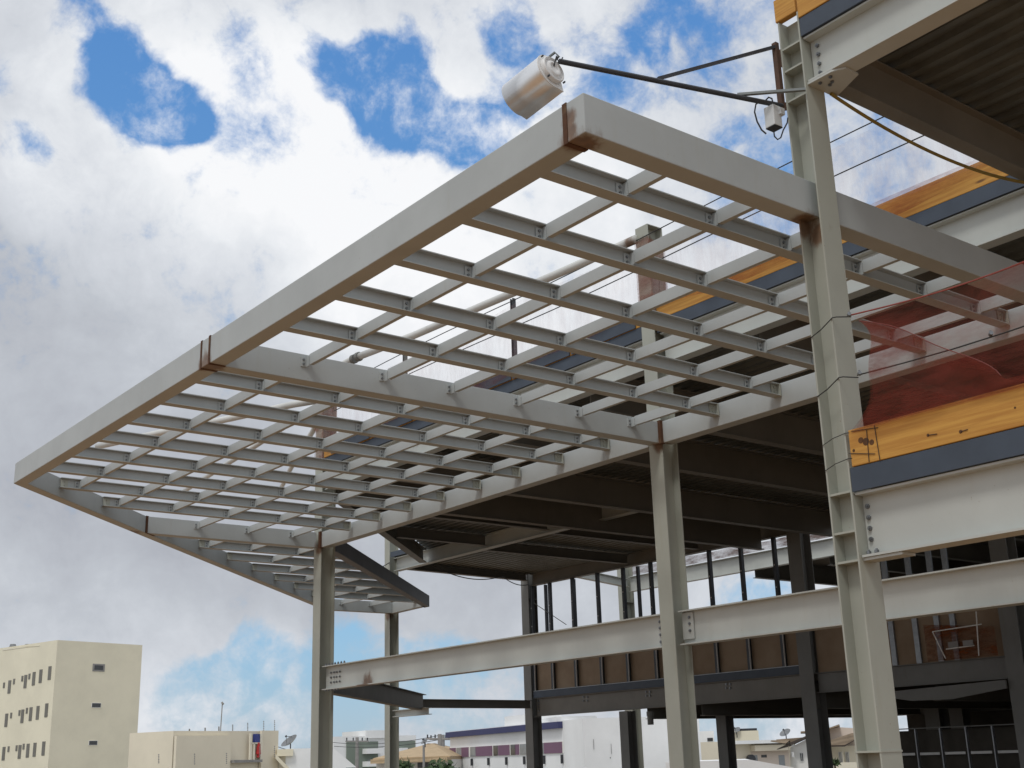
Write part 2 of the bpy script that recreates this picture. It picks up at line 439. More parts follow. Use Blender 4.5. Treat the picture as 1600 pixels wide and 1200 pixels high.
# near bay, nearest the camera
def bolts(par, plist, nrm, r=.018, h=.016):
    for p in plist:
        mb = MB(); mb.hexbolt(p, nrm, r, h); mb.hexbolt(Vector(p) + Vector(nrm) * h * .9, nrm, r * .5, h * .6); mb.build('bolt', M['bolt'], par)
g = girder((.3, 1.859), (1.343, 1.859), .325, .442, label='pale lower girder bolted to the nearest column')
bolts(g, [W(1.334, 1.8578, z) for z in (.418, .3975, .378, .358)], (-1, 0, 0))
bolts(g, [W(1.335, 1.846, .331), W(1.318, 1.846, .331)], (0, 0, 1), .018, .02)
mb = MB(); mb.box(1.262, 1.3445, 1.840, 1.878, .3195, .3245); mb.build('seat_plate', M['girder'], g)
g = girder((.3, 1.859), (1.343, 1.859), 1.283, 1.385, label='pale upper girder bolted to the nearest column')
bolts(g, [W(1.326, 1.8575, z) for z in (1.365, 1.345, 1.324, 1.303)], (-1, 0, 0))
mb = MB(); mb.prism([(1.345, 1.836), (1.285, 1.836), (1.262, 1.85), (1.262, 1.89), (1.345, 1.925)], 1.278, 1.2825); sp = mb.build('seat_plate', M['girder'], g)
bolts(g, [W(1.325, 1.850, 1.278), W(1.308, 1.866, 1.278), W(1.298, 1.848, 1.278), W(1.318, 1.872, 1.278)], (0, 0, -1), .017, .012)
# long facade girder at first floor
g = girder((2.848, 2.915), (.3, 2.915), .334, .443, .05, label='long facade girder right of the middle column')
mb = MB(); mb.box(2.80, 2.848, 2.908, 2.9125, .352, .436); mb.build('splice_plate', M['girder'], g)
bolts(g, [W(2.815, 2.908, z) for z in (.42, .40, .378)], (-1, 0, 0), .02)
g = girder((5.198, 2.925), (2.914, 2.915), .334, .443, .05, label='long facade girder between left and middle columns')
for du in (0, .028, .052, .08):
    bolts(g, [W(5.145 - du, 2.921, z) for z in (.41, .388, .366)], (-1, 0, 0), .02)
bolts(g, [W(5.17 - .028 * k, 2.907, .443) for k in range(7)], (0, 0, 1), .02, .03)
bolts(g, [W(5.17 - .028 * k, 2.907, .334) for k in range(5)], (0, 0, -1), .02, .02)
bolts(g, [W(2.955, 2.9125, z) for z in (.42, .40, .378, .355)], (-1, 0, 0), .02)
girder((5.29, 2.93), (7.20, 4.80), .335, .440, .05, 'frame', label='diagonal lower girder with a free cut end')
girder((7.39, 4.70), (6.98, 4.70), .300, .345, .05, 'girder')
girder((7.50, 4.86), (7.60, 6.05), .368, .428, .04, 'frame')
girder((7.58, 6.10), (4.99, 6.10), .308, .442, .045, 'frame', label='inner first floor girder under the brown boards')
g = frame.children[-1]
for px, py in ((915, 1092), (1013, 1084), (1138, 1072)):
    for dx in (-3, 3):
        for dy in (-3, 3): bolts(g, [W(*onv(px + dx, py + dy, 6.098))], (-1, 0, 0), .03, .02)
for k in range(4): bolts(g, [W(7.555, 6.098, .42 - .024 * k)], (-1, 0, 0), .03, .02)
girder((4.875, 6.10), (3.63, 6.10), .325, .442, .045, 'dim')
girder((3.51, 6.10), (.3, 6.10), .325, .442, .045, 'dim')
# second floor
g = girder((2.845, 2.915), (1.425, 2.915), 1.285, 1.395, .046, label='upper facade girder above the canopy, right bay')
for uu in (2.05, 2.72): bolts(g, [W(uu, 2.9135, 1.365), W(uu + .03, 2.9135, 1.365)], (-1, 0, 0), .024, .03)
girder((1.355, 2.915), (.3, 2.915), 1.285, 1.395, .046)
g = girder((5.195, 2.925), (2.917, 2.915), 1.285, 1.395, .046, label='upper facade girder above the canopy, left bay')
for uu in (3.35, 3.9, 4.4): bolts(g, [W(uu, 2.915, 1.36), W(uu + .03, 2.915, 1.36)], (-1, 0, 0), .024, .03)
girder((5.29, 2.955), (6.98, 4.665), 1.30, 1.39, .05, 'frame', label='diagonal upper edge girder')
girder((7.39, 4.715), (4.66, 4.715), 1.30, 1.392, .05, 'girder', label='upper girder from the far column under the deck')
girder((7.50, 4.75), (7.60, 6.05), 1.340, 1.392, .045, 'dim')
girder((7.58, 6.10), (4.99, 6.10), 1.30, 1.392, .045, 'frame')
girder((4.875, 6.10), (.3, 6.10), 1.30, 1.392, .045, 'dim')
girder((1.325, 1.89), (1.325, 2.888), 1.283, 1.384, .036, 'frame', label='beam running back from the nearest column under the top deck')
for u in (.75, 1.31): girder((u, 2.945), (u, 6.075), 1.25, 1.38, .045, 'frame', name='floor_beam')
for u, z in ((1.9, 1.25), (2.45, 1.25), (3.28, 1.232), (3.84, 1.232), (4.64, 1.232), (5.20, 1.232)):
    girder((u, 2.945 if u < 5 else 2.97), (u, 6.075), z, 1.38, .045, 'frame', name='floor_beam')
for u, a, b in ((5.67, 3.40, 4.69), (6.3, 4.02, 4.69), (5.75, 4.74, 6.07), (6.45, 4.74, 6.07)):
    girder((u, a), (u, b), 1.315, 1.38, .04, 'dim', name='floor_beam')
# corrugated deck of the second floor: ribs run along u
def deck(name, v0, v1, zb, ulo, uhi, pitch=.06, h=.014, zt=None):
    mb = MB(); n = int((v1 - v0) / pitch)
    for i in range(n):
        va = v0 + i * pitch; prof = [(va, zb), (va + pitch * .30, zb), (va + pitch * .40, zb + h), (va + pitch * .90, zb + h), (va + pitch, zb)]
        for (x0, z0), (x1, z1) in zip(prof[:-1], prof[1:]):
            a0, a1 = uhi(x0), uhi(x1)
            mb.add([W(ulo, x0, z0), W(a0, x0, z0), W(a1, x1, z1), W(ulo, x1, z1)], [(0, 1, 2, 3)])
    return mb.build(name, M['deck'], frame)
def umax3(v): return 1.34 if v < 2.935 else (v + 2.29 if v < 4.70 else 7.50 + (v - 4.7) * .06)
deck('floor_deck', 2.90, 6.10, 1.3925, .3, umax3)
deck('floor_deck', 1.84, 2.86, 1.3860, .3, lambda v: 1.34, .05, .012)
mb = MB(); mb.prism([(.3, 2.88), (5.20, 2.90), (6.99, 4.70), (7.50, 4.72), (7.60, 6.12), (.3, 6.12)], 1.410, 1.4375); mb.build('floor_slab', M['slab'], frame)
mb = MB(); mb.box(.3, 1.341, 1.845, 2.875, 1.401, 1.426); mb.build('floor_slab', M['slab'], frame)
mb = MB(); mb.prism([(7.485, 4.70), (7.50, 4.70), (7.595, 6.10), (7.58, 6.10)], 1.3925, 1.4096); mb.build('edge_band', M['dim'], frame)
# slate edge form bands
def band(u0, u1, v, z0, z1, label=None, v2=None):
    mb = MB(); v2 = v2 or v; mb.prism([(u0, v), (u1, v2), (u1, v2 + .006), (u0, v + .006)], z0, z1); o = mb.build('edge_band', M['band'], frame)
    if label: o['label'] = label
band(.3, 1.3435, 1.830, .4435, .487); band(.3, 1.3435, 1.830, 1.3865, 1.427)
band(.3, 2.848, 2.884, 1.3965, 1.441); band(2.914, 5.198, 2.884, 1.3965, 1.441, v2=2.894)
band(4.99, 7.585, 6.072, .4435, .492); pass
mb = MB(); mb.prism([(7.38, 4.655), (6.98, 4.655), (6.98, 4.662), (7.38, 4.662)], 1.3935, 1.43); mb.build('edge_band', M['band'], frame)
# first floor slab behind the atrium and the far wing
mb = MB(); mb.prism([(.3, 6.125), (6.50, 6.125), (6.50, 8.6), (.3, 8.6)], .40, .4425); mb.build('floor_slab', M['slab'], frame)
for u in (6.40, 5.88, 4.93, 4.1, 3.2, 2.3): girder((u, 6.13), (u, 8.55), .238, .399, .045, 'frame', name='floor_beam')
girder((6.45, 8.57), (.3, 8.57), .238, .399, .045, 'dim')
girder((7.52, 7.10), (.3, 7.10), 1.302, 1.425, .05, 'girder', label='pale far wing girder below the brown netting')
girder((7.20, 6.16), (7.50, 7.04), 1.335, 1.40, .045, 'girder')
mb = MB(); mb.prism([(.3, 7.13), (6.3, 7.13), (6.3, 10.5), (.3, 10.5)], 1.39, 1.42); mb.build('floor_slab', M['slab'], frame)
for u in (6.2, 5.5, 4.9, 4.2, 3.5): girder((u, 7.14), (u, 10.4), 1.25, 1.389, .045, 'dim', name='floor_beam')
girder((6.25, 10.4), (.3, 10.4), 1.15, 1.389, .06, 'dim')
mb = MB(); mb.box(6.0, 6.12, 9.7, 9.82, .45, 1.24); mb.build('column', M['dim'], frame)
mb = MB(); mb.box(.3, 6.05, 8.61, 8.66, ZF + .004, 1.38); mb.build('inner_wall', M['shade'], frame)  # back wall added to keep the right hand bay dark
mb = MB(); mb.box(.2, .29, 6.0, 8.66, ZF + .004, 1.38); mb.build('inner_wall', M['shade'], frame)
mb = MB(); mb.prism([(.3, 2.75), (5.3, 2.75), (7.6, 4.6), (7.8, 6.2), (6.6, 6.3), (6.6, 8.7), (.3, 8.7)], ZG + .01, ZF); mb.build('ground_slab', M['slab'], frame)
mb = MB(); mb.quad_prism([W(4.36, 6.04, .30), W(3.62, 6.04, .318), W(3.62, 6.04, .275), W(3.95, 6.04, .238), W(4.20, 6.04, .243), W(4.36, 6.04, .27)], Vector((.04, 0, 0)))
mb.build('haunched_beam', M['dim'], frame)

# ---------------------------------------------------------------- timber edge boards
def timber(pts, z0, z1, label):
    mb = MB(); mb.prism(pts, z0, z1); return one(mb, 'timber_board', M['timber'], label, 'timber board', 'timber boards along the slab edges', bevel=.006)
timber([(.3, 1.829), (1.338, 1.829), (1.338, 1.845), (.3, 1.845)], .4885, .557, 'knotty orange timber board above the slate band, right of the nearest column')
timber([(.3, 1.828), (1.344, 1.828), (1.344, 1.843), (.3, 1.843)], 1.4285, 1.50, 'orange timber board at the very top right, above the highest girder')
timber([(1.349, 1.828), (1.402, 1.828), (1.402, 1.843), (1.349, 1.843)], 1.4475, 1.50, 'stub of orange timber on top of the nearest column')
timber([(.3, 2.884), (2.846, 2.884), (2.846, 2.90), (.3, 2.90)], 1.442, 1.515, 'long orange timber board above the canopy, right of the square tube')
timber([(2.916, 2.884), (5.19, 2.890), (5.19, 2.906), (2.916, 2.90)], 1.442, 1.515, 'narrow orange timber board above the canopy, behind the slate sheets')
for k in range(6):
    x = 2.95 + .36 * k; w = .36; mb = MB(); mb.prism([(x, 2.878), (x + w - .01, 2.8785), (x + w - .01, 2.882), (x, 2.8815)], 1.4425, 1.498 - .006 * random.random())
    one(mb, 'slate_sheet', M['band'], 'dark slate sheet leaning on the narrow timber board above the canopy', 'sheet', 'slate sheets above the canopy')

KB = [o for o in COL.objects if o.name.startswith('timber_board')][0]
M['knot'] = plain('dark_knot', (.13, .055, .015), .8, .4, 40); M['pencil'] = plain('pencil_mark', (.06, .04, .03), .9, .2, 40)
for px, py, r_ in ((1353, 690, .030), (1345, 688, .024), (1362, 691, .022), (1450, 680, .012), (1501, 674.5, .014), (1586, 637, .008), (1334, 704, .012)):
    p = W(*onv(px, py, 1.829)); mb = MB(); mb.tube([p + Vector((.001, 0, 0)), p - Vector((.0015, 0, 0))], [r_, r_ * .92], 12); mb.build('knot', M['knot'], KB)
for q in (((1354, 672), (1358, 722)), ((1366, 664), (1375, 720)), ((1326, 708.5), (1367, 709)), ((1330, 674), (1372, 668)), ((1450, 680), (1464, 678)), ((1501, 674.5), (1512, 671))):
    a_, b_ = (W(*onv(x, y, 1.828)) for x, y in q); mb = MB(); mb.tube([a_, b_], .0032, 4); mb.build('pencil_line', M['pencil'], KB)
# ---------------------------------------------------------------- nets and guard wires
def sheet(fn, nu, nv):
    mb = MB(); vs = [W(*fn(i / nu, j / nv)) for i in range(nu + 1) for j in range(nv + 1)]
    mb.add(vs, [(i * (nv + 1) + j, (i + 1) * (nv + 1) + j, (i + 1) * (nv + 1) + j + 1, i * (nv + 1) + j + 1) for i in range(nu) for j in range(nv)])
    return mb
def net1(a, b):
    ul = 1.300 - .045 * math.sin(math.pi * min(1, b)) - .012 * math.sin(3 * math.pi * b) + .03 * (1 - b) ** 3
    u = ul + (.3 - ul) * a
    z = .548 + (.768 - .012 * math.sin(2.2 * a * math.pi) - .018 * a - .548) * b
    return (u, 1.826 - .006 * math.sin(9 * a + 4 * b) - .004 * math.sin(23 * a - 7 * b), z)
one(sheet(net1, 60, 16), 'safety_net', M['rednet'], 'red safety net stretched above the near timber board', 'net', smooth=True)
def net1b(a, b):
    zt = max(.752 - .62 * a, .572 - .01 * a); z = .550 + (zt - .550) * b; bb = (z - .548) / .22
    ul = 1.300 - .045 * math.sin(math.pi * min(1, bb)) - .012 * math.sin(3 * math.pi * bb) + .03 * (1 - bb) ** 3
    return (ul - .95 * a, 1.820 - .004 * math.sin(17 * a + 5 * b), z)
one(sheet(net1b, 50, 12), 'safety_net', M['rednet2'], 'folded lower layer of red net, darker triangle over the near timber', 'net', smooth=True)
mb = MB(); mb.tube([W(*net1b(k / 60, 1.)) for k in range(18)], .0035, 6)
one(mb, 'net_rope', plain('red_hem', (.20, .05, .04), .7, .2, 6), 'dark red fold line running diagonally across the near net', 'rope')
mb = MB(); mb.tube([W(1.300 - (1.30 - .3) * k / 20, 1.822, .768 - .012 * math.sin(2.2 * k / 20 * math.pi) - .018 * k / 20) for k in range(21)], .006, 6)
one(mb, 'net_rope', plain('red_rope', (.30, .075, .06), .7, .2, 6), 'red rolled hem along the top of the near net', 'rope')
def net2(a, b):
    u = 5.15 - 4.6 * a; zt = 1.752 - .022 * abs(math.sin(a * 9)); zl = 1.50
    return (u, 2.872 - .004 * math.sin(31 * a + 3 * b) - .004 * math.sin(13 * a), zl + (zt - zl) * b)
one(sheet(net2, 90, 6), 'safety_net', M['pinknet'], 'faint pink net hanging behind the canopy on the upper floor edge', 'net', smooth=True)
def net3(a, b):
    u = 5.15 - 4.6 * a; z0 = 1.466 + .018 * math.sin(17 * a) + .01 * math.sin(41 * a)
    return (u, 2.868 - .003 * math.sin(37 * a), z0 + (1.517 - z0) * b)
one(sheet(net3, 120, 3), 'net_skirt', M['rednet2'], 'crumpled red net hem draped over the upper timber above the canopy', 'net', smooth=True)
def net4(a, b): return (7.45 - 5.5 * a, 7.06 - .004 * math.sin(40 * a), 1.427 + .075 * b - .012 * abs(math.sin(a * 30)) * b)
one(sheet(net4, 90, 3), 'brown_netting', net_mat('brown_net', (.13, .07, .05), .9), 'brown netting strip above the far wing girder', 'net', smooth=True)
def wire(pts, r, label, mat='wire', name='guard_wire', cat='wire', group=None):
    mb = MB(); mb.tube(pts, r, 6); return one(mb, name, M[mat], label, cat, group)
def wrap(z, dz, r=.006):
    return [W(1.3975, 1.8285, z - .012), W(1.372, 1.8275, z - .004), W(1.3435, 1.8285, z + dz), W(1.335, 1.829, z + dz - .001), W(1.300, 1.826, z)]
wire(wrap(.766, .012), .0045, 'upper wire tied round the nearest column', group='wires round the nearest column')
wire(wrap(.648, .012), .0045, 'second wire tied round the nearest column, above the orange timber', group='wires round the nearest column')
wire(wrap(.553, 0)[:4], .003, 'thin wire round the nearest column level with the timber top', group='wires round the nearest column')
wire(wrap(.505, 0)[:4], .003, 'thin wire round the nearest column level with the timber bottom', group='wires round the nearest column')
wire([W(1.30 - .1 * k, 1.824, .652 - .006 * math.sin(k * .7)) for k in range(11)], .005, 'wire threaded along the middle of the near red net')
for z in (1.763, 1.650):
    wire([W(.5 + .24 * k, 2.868, z - .006 * math.sin(k * .7)) for k in range(20)], .008, ('upper' if z > 1.7 else 'lower') + ' guard wire behind the canopy, along the upper floor edge', group='guard wires on the upper floor edge')
for uu, zz, lb_ in ((1.302, .768, 'bright clamp at the top left corner of the near net'), (1.294, .652, 'bright clamp where the second wire leaves the nearest column'), (1.03, .650, 'bright clamp on the middle net wire near the right edge')):
    mb = MB(); mb.tube([W(uu, 1.822, zz), W(uu - .006, 1.816, zz + .001)], .014, 8); mb.tube([W(uu - .003, 1.819, zz), W(uu - .003, 1.819, zz + .006)], .008, 6)
    one(mb, 'wire_clamp', M['bolt'], lb_, 'clamp', 'clamps on the net wires')
for u, lab in ((3.716, 'thin dark post standing on the upper floor edge, right of the two'), (4.53, 'thin dark post standing on the upper floor edge, left of the two')):
    mb = MB(); mb.box(u - .009, u - .006, 2.93, 2.946, 1.4385, 1.812); mb.box(u + .006, u + .009, 2.93, 2.946, 1.4385, 1.812); mb.box(u - .006, u + .006, 2.943, 2.946, 1.4385, 1.79)
    one(mb, 'guard_post', M['arm'] if u < 4 else M['dim'], lab, 'post', 'posts on the upper floor edge')

# ---------------------------------------------------------------- brace pipes on the upper columns
def pipe(pts, r, label):
    p = [W(*q) for q in pts]; mb = MB(); mb.tube(p, r, 18)
    return one(mb, 'brace_pipe', M['pipe'], label, 'pipe', 'pipes fixed to the upper columns', smooth=True)
pipe([(2.905, 2.868, 1.765), (3.32, 2.825, 1.755), (3.72, 2.782, 1.75), (4.17, 2.748, 1.75), (4.55, 2.698, 1.75)], .064, 'long pale pipe leaning out from the square tube, above the canopy')
for a, b, lb_ in ((4.535, 4.553, 'dark flange ring at the end of the long pipe'), (4.575, 4.593, 'second dark flange ring, facing the end of the long pipe')):
    mb = MB(); mb.tube([W(a, 2.700, 1.75), W(b, 2.697, 1.75)], .085, 14); one(mb, 'pipe_flange', M['dim'], lb_, 'flange', 'pipe flanges')
pipe([(4.58, 2.694, 1.75), (4.9, 2.70, 1.75), (5.10, 2.76, 1.75), (5.21, 2.885, 1.75)], .06, 'short pale pipe beyond the flange joint, ending at the red wrapped column')
pipe([(5.28, 2.885, 1.755), (5.38, 2.82, 1.752), (5.77, 2.667, 1.75), (6.22, 2.477, 1.75), (6.70, 2.29, 1.75)], .07, 'pale pipe running out to the fascia beam near the pointed end')
pipe([(5.29, 2.92, 1.75), (6.3, 3.04, 1.75), (7.6, 3.18, 1.75)], .06, 'pale pipe seen through the middle of the far canopy bay')
pipe([(5.29, 2.95, 1.745), (5.78, 3.149, 1.75), (6.62, 3.46, 1.75), (7.3, 3.73, 1.75)], .06, 'dark sided pipe seen through the canopy, left of the red wrapped column')
WR = net_mat('red_wrap', (.42, .20, .16), .22)
for a, b, c, d, z, lb_ in ((2.847, 2.915, 2.867, 2.8705, 1.755, 'red plastic wrap on the square tube at the end of the long pipe'), (5.196, 5.274, 2.882, 2.8865, 1.79, 'red plastic wrap on the farther upper tube seen through the canopy')):
    mb = MB(); mb.box(a, b, c, d, 1.44, z); mb.box(a - .003, a - .0005, c, c + .08, 1.44, z - .01)
    one(mb, 'column_wrap', WR, lb_, 'wrap', 'plastic wraps on the upper columns')

# ---------------------------------------------------------------- partition framing along the inner row
part = thing('partition_wall', 'row of dark metal studs with brown boards on the inner first floor edge', 'partition wall', W(6.3, 6.1, .443))
for k, u in enumerate((7.575, 7.355, 7.085, 6.80, 6.52, 6.235, 5.94, 5.67, 5.39, 5.11)):
    mb = MB(); w = .011
    mb.box(u - w, u + w, 6.075, 6.078, .4945, 1.299); mb.box(u - w, u - w + .0025, 6.078, 6.10, .4945, 1.299); mb.box(u + w - .0025, u + w, 6.078, 6.10, .4945, 1.299)
    s_ = mb.build('stud', M['darkstud'], part)
    mb = MB(); mb.box(u - w - .003, u - w - .0005, 6.0735, 6.082, .4945, .78); mb.build('stud_lip', M['wframe'], s_)
    for z in (.85, .98, 1.12):
        mb = MB(); mb.box(u - .003, u + .003, 6.0735, 6.0748, z, z + .009); mb.build('stud_hole', M['wframe'], s_)
for u in (7.47, 7.13, 6.86, 6.42, 6.18):
    mb = MB(); mb.box(u - .01, u + .01, 6.13, 6.15, .4445, 1.299); mb.build('stud', M['darkstud'], part)
mb = MB(); mb.box(4.99, 7.585, 6.1045, 6.112, .444, .765); mb.build('board', M['board'], part)
mb = MB(); mb.box(3.63, 4.87, 6.1045, 6.112, .444, .83); mb.build('board', M['board'], part)
mb = MB(); mb.box(4.99, 7.585, 6.070, 6.103, .4925, .4965); mb.build('rail', M['stud'], part)
mb = MB()
mb.tube([W(7.57, 6.09, 1.17), W(7.18, 6.09, .96)], .012, 6); mb.build('diagonal_tie', M['dim'], part)
for u in (4.32, 4.16, 4.02, 3.92):
    mb = MB(); mb.box(u - .02, u + .012, 6.09, 6.104, .444, 1.29); mb.build('stud', M['stud'], part)

gwall = thing('stud_partition', 'bare metal stud partition in the dark ground floor, lower right', 'partition wall', W(3.8, 6.4, ZF))
for k in range(14):
    u = 4.62 - .165 * k; mb = MB(); mb.box(u - .0035, u + .0035, 6.40, 6.42, ZF, .098); mb.build('stud', M['stud'], gwall)
mb = MB(); mb.box(2.4, 4.66, 6.397, 6.423, .0985, .104); mb.build('rail', M['dim'], gwall)
for k in range(13):
    u = 4.62 - .165 * k; mb = MB(); mb.box(u - .15, u - .02, 6.397, 6.40, -.048, -.034); mb.build('noggin', M['wframe'], gwall)
mb = MB(); mb.box(2.4, 4.66, 6.45, 6.46, ZF, .09); mb.build('board', M['shade'], gwall)  # the dark bay's shade is put into the board colour
bar = thing('safety_barrier', 'orange sheet barrier with white rails in the dark right hand bay', 'barrier', W(3.75, 5.98, .443))
mb = sheet(lambda a, b: (4.06 - .42 * a, 6.03 + .01 * math.sin(20 * a), .444 + (.20 - .05 * a) * b), 12, 4); mb.build('orange_sheet', M['orangenet'], bar)
for a, b in (((4.00, 6.02, .60), (3.70, 6.02, .61)), ((4.00, 6.02, .60), (3.94, 6.02, .45)), ((3.72, 6.02, .68), (3.74, 6.02, .45)), ((3.93, 6.02, .50), (3.76, 6.02, .505))):
    mb = MB(); mb.tube([W(*a), W(*b)], .013, 8); mb.build('rail', M['offw'], bar)
for a in (3.88, 3.79):
    mb = MB(); mb.box(a - .03, a + .03, 6.012, 6.016, .505, .535); mb.build('white_tag', M['pole'], bar)

# hanging cables
def sag(p, q, s, n=14):
    p = W(*p); q = W(*q); return [p.lerp(q, k / n) - Vector((0, 0, s * 4 * (k / n) * (1 - k / n))) for k in range(n + 1)]
wire(sag((6.95, 4.72, 1.285), (7.25, 5.55, 1.30), .22), .014, 'black cable sagging under the far deck edge, left loop', 'black', 'hanging_cable', 'cable')
wire(sag((7.25, 5.55, 1.30), (7.60, 6.06, 1.31), .10), .014, 'black cable sagging under the far deck edge, right loop', 'black', 'hanging_cable', 'cable')
wire(sag((7.40, 4.66, 1.36), (7.45, 4.35, 1.24), .08), .014, 'short black cable left of the far upper column', 'black', 'hanging_cable', 'cable')
wire(sag((1.338, 1.90, 1.275), (1.335, 2.62, 1.275), .13, 20), .016, 'yellow hose sagging under the top right beam', 'hose', 'yellow_hose', 'hose')
mb = MB(); p0 = W(*onv(1016, 1119, 5.9)); mb.tube([p0 + Vector((0, 0, .12)), p0], .10, 10); mb.tube([p0, p0 - Vector((0, 0, .22))], .085, 10)
one(mb, 'pendant_fitting', M['dim'], 'small grey fitting hanging below the inner floor', 'fitting')

# ---------------------------------------------------------------- floodlight, bracket and junction box
RT = Vector((CM[0][1], CM[0][0], CM[0][2])); DN = Vector((CM[1][1], CM[1][0], CM[1][2])); FW = Vector((CM[2][1], CM[2][0], CM[2][2]))
brk = thing('lamp_bracket', 'dark triangular steel bracket holding the floodlight out from the nearest column', 'bracket', W(1.40, 1.828, 1.30))
armend = W(1.545, 1.352, 1.262)
mb = MB(); mb.tube([W(1.405, 1.826, 1.255), armend], .021, 8); mb.build('arm', M['arm'], brk)
mb = MB(); mb.tube([W(1.405, 1.826, 1.393), W(1.487, 1.556, 1.266)], .018, 4); mb.build('brace', M['arm'], brk)
mb = MB(); mb.box(1.402, 1.413, 1.822, 1.832, 1.245, 1.402); mb.box(1.3985, 1.4018, 1.83, 1.85, 1.345, 1.385); mb.box(1.3985, 1.4018, 1.83, 1.85, 1.245, 1.262); mb.build('mounting_angle', M['rustdark'], brk)
a = onz(1152, 148, 1.268); mb = MB(); mb.tube([W(1.3425, 1.824, 1.262), W(*a)], .016, 4)
one(mb, 'grey_bar', M['greybar'], 'short grey bar lashed across the column below the floodlight bracket', 'bar')
# floodlight body
capc = at(861, 112, (armend - EYE).to_2d().length); dd = (capc - EYE).length / FPX      # metres per photo pixel there
lamp = thing('floodlight', 'silver cylindrical floodlight hanging at the tip of the bracket', 'floodlight', capc)
ax = (RT * -.70 + DN * .42 + FW * .58).normalized()
ex = (RT * .50 + DN * .12 + FW * .50); ex = (ex - ax * ex.dot(ax)).normalized()     # towards the glass
ey = ax.cross(ex).normalized()
if ey.dot(DN) < 0: ey = -ey
R0 = 29 * dd; L0 = 78 * dd
prof = []
for k in range(19):
    t = math.radians(78 + (282 - 78) * k / 18); prof.append((math.cos(t) * R0, math.sin(t) * R0))
prof = [(R0 * .62, R0 * 1.05)] + prof + [(R0 * .62, -R0 * 1.05)]
n = len(prof); vs = []
for s_ in (0, L0): vs += [capc + ex * x + ey * y + ax * s_ for x, y in prof]
mb = MB(); mb.add(vs, [(i, i + 1, n + i + 1, n + i) for i in range(n - 1)] + [tuple(range(n, 2 * n))]); o = mb.build('reflector', M['alu'], lamp, smooth=False)
for p in list(o.data.polygons)[:n - 1]: p.use_smooth = True
mb = MB(); mb.add([capc + ex * x * 1.02 + ey * y * 1.02 - ax * .003 for x, y in prof] + [capc + ex * x * 1.02 + ey * y * 1.02 + ax * .006 for x, y in prof],
                  [tuple(range(n)), tuple(range(n, 2 * n))] + [(i, (i + 1) % n, n + (i + 1) % n, n + i) for i in range(n)]); mb.build('end_plate', M['cap'], lamp)
mb = MB(); rings = [(.78, 0), (.78, .030), (.70, .040), (.62, .020), (.54, .020), (.46, .040), (.30, .046), (.27, .036), (.06, .036)]
c0 = capc - ax * .004 + ex * -.006
vs = []; m_ = 28
for r_, h_ in rings: vs += [c0 - ax * h_ + (ex * math.cos(2 * math.pi * k / m_) + ey * math.sin(2 * math.pi * k / m_)) * r_ * R0 for k in range(m_)]
mb.add(vs, [(i * m_ + k, i * m_ + (k + 1) % m_, (i + 1) * m_ + (k + 1) % m_, (i + 1) * m_ + k) for i in range(len(rings) - 1) for k in range(m_)] + [tuple(range((len(rings) - 1) * m_, len(rings) * m_))])
mb.build('end_cover', M['cap'], lamp, smooth=True)
for k in range(4):
    mb = MB(); t = math.radians(40 + 90 * k); mb.hexbolt(c0 - ax * .015 + (ex * math.cos(t) + ey * math.sin(t)) * R0 * .88, -ax, .008, .02); mb.build('cover_bolt', M['arm'], lamp)
mb = MB(); g0 = [capc + ex * R0 * .60 + ey * R0 * y + ax * s_ for y, s_ in ((-1.02, 0), (1.02, 0), (1.02, L0), (-1.02, L0))]
mb.quad_prism(g0, ex * .008); mb.build('glass', M['paleg'], lamp)
top = at(867, 82, (armend - EYE).to_2d().length)
mb = MB(); mb.tube([capc + ax * L0 * .25 - ey * R0 * .9, top, top + ax * .0 + RT * .03 + DN * .03, capc + ex * R0 * .35 - ey * R0 * .75 - ax * .02], .010, 4); mb.build('yoke', M['greybar'], lamp)
mb = MB(); mb.tube([c0 - ax * .03 + ey * -.01, c0 - ax * .07 - ey * R0 * .7 + ex * .02, armend + Vector((0, 0, -.02)), armend + Vector((.02, -.02, .03))], .006, 6); mb.build('cable', M['black'], lamp)
# junction box
jb = thing('junction_box', 'small white junction box with dark underside hanging under the bracket', 'junction box', W(1.40, 1.79, 1.22))
jd = (W(1.41, 1.80, 1.25) - EYE).to_2d().length
def J(px, py, k=1.0): return at(px, py, jd * k)
jp = (J(1205, 170) - EYE).length / FPX
c = J(1208, 184); X = Vector((.0, 1, 0)) * 7.5 * jp * 1.2; Y = Vector((1, 0, 0)) * 9 * jp; Z = Vector((0, 0, 1)) * 17 * jp
mb = MB(); mb.wbox(c, X, Y, Z); mb.build('case', M['pvc'], jb, bevel=.006)
mb = MB(); mb.wbox(c - Z * 1.03, X * .98, Y * .98, Z * .03); mb.build('bottom_gasket', M['black'], jb)
mb = MB(); mb.wbox(c + Z * .45 + Y * .8 - X * 1.0, X * .5, Y * .55, Z * .32); mb.build('photocell', M['pvc'], jb, bevel=.004)
mb = MB(); mb.tube([J(x, y) for x, y in ((1197, 209), (1190, 203), (1183, 190), (1179, 175), (1181, 163), (1188, 158), (1196, 160), (1203, 166), (1208, 162), (1206, 154), (1201, 152), (1196, 157), (1200, 164))], .007, 6); mb.build('cable_loop', M['black'], jb)
mb = MB(); mb.tube([J(x, y) for x, y in ((1209, 204), (1210, 213), (1215, 218), (1220, 215), (1224, 203), (1230, 192), (1231, 184))], .006, 6); mb.build('cable_loop', M['black'], jb)

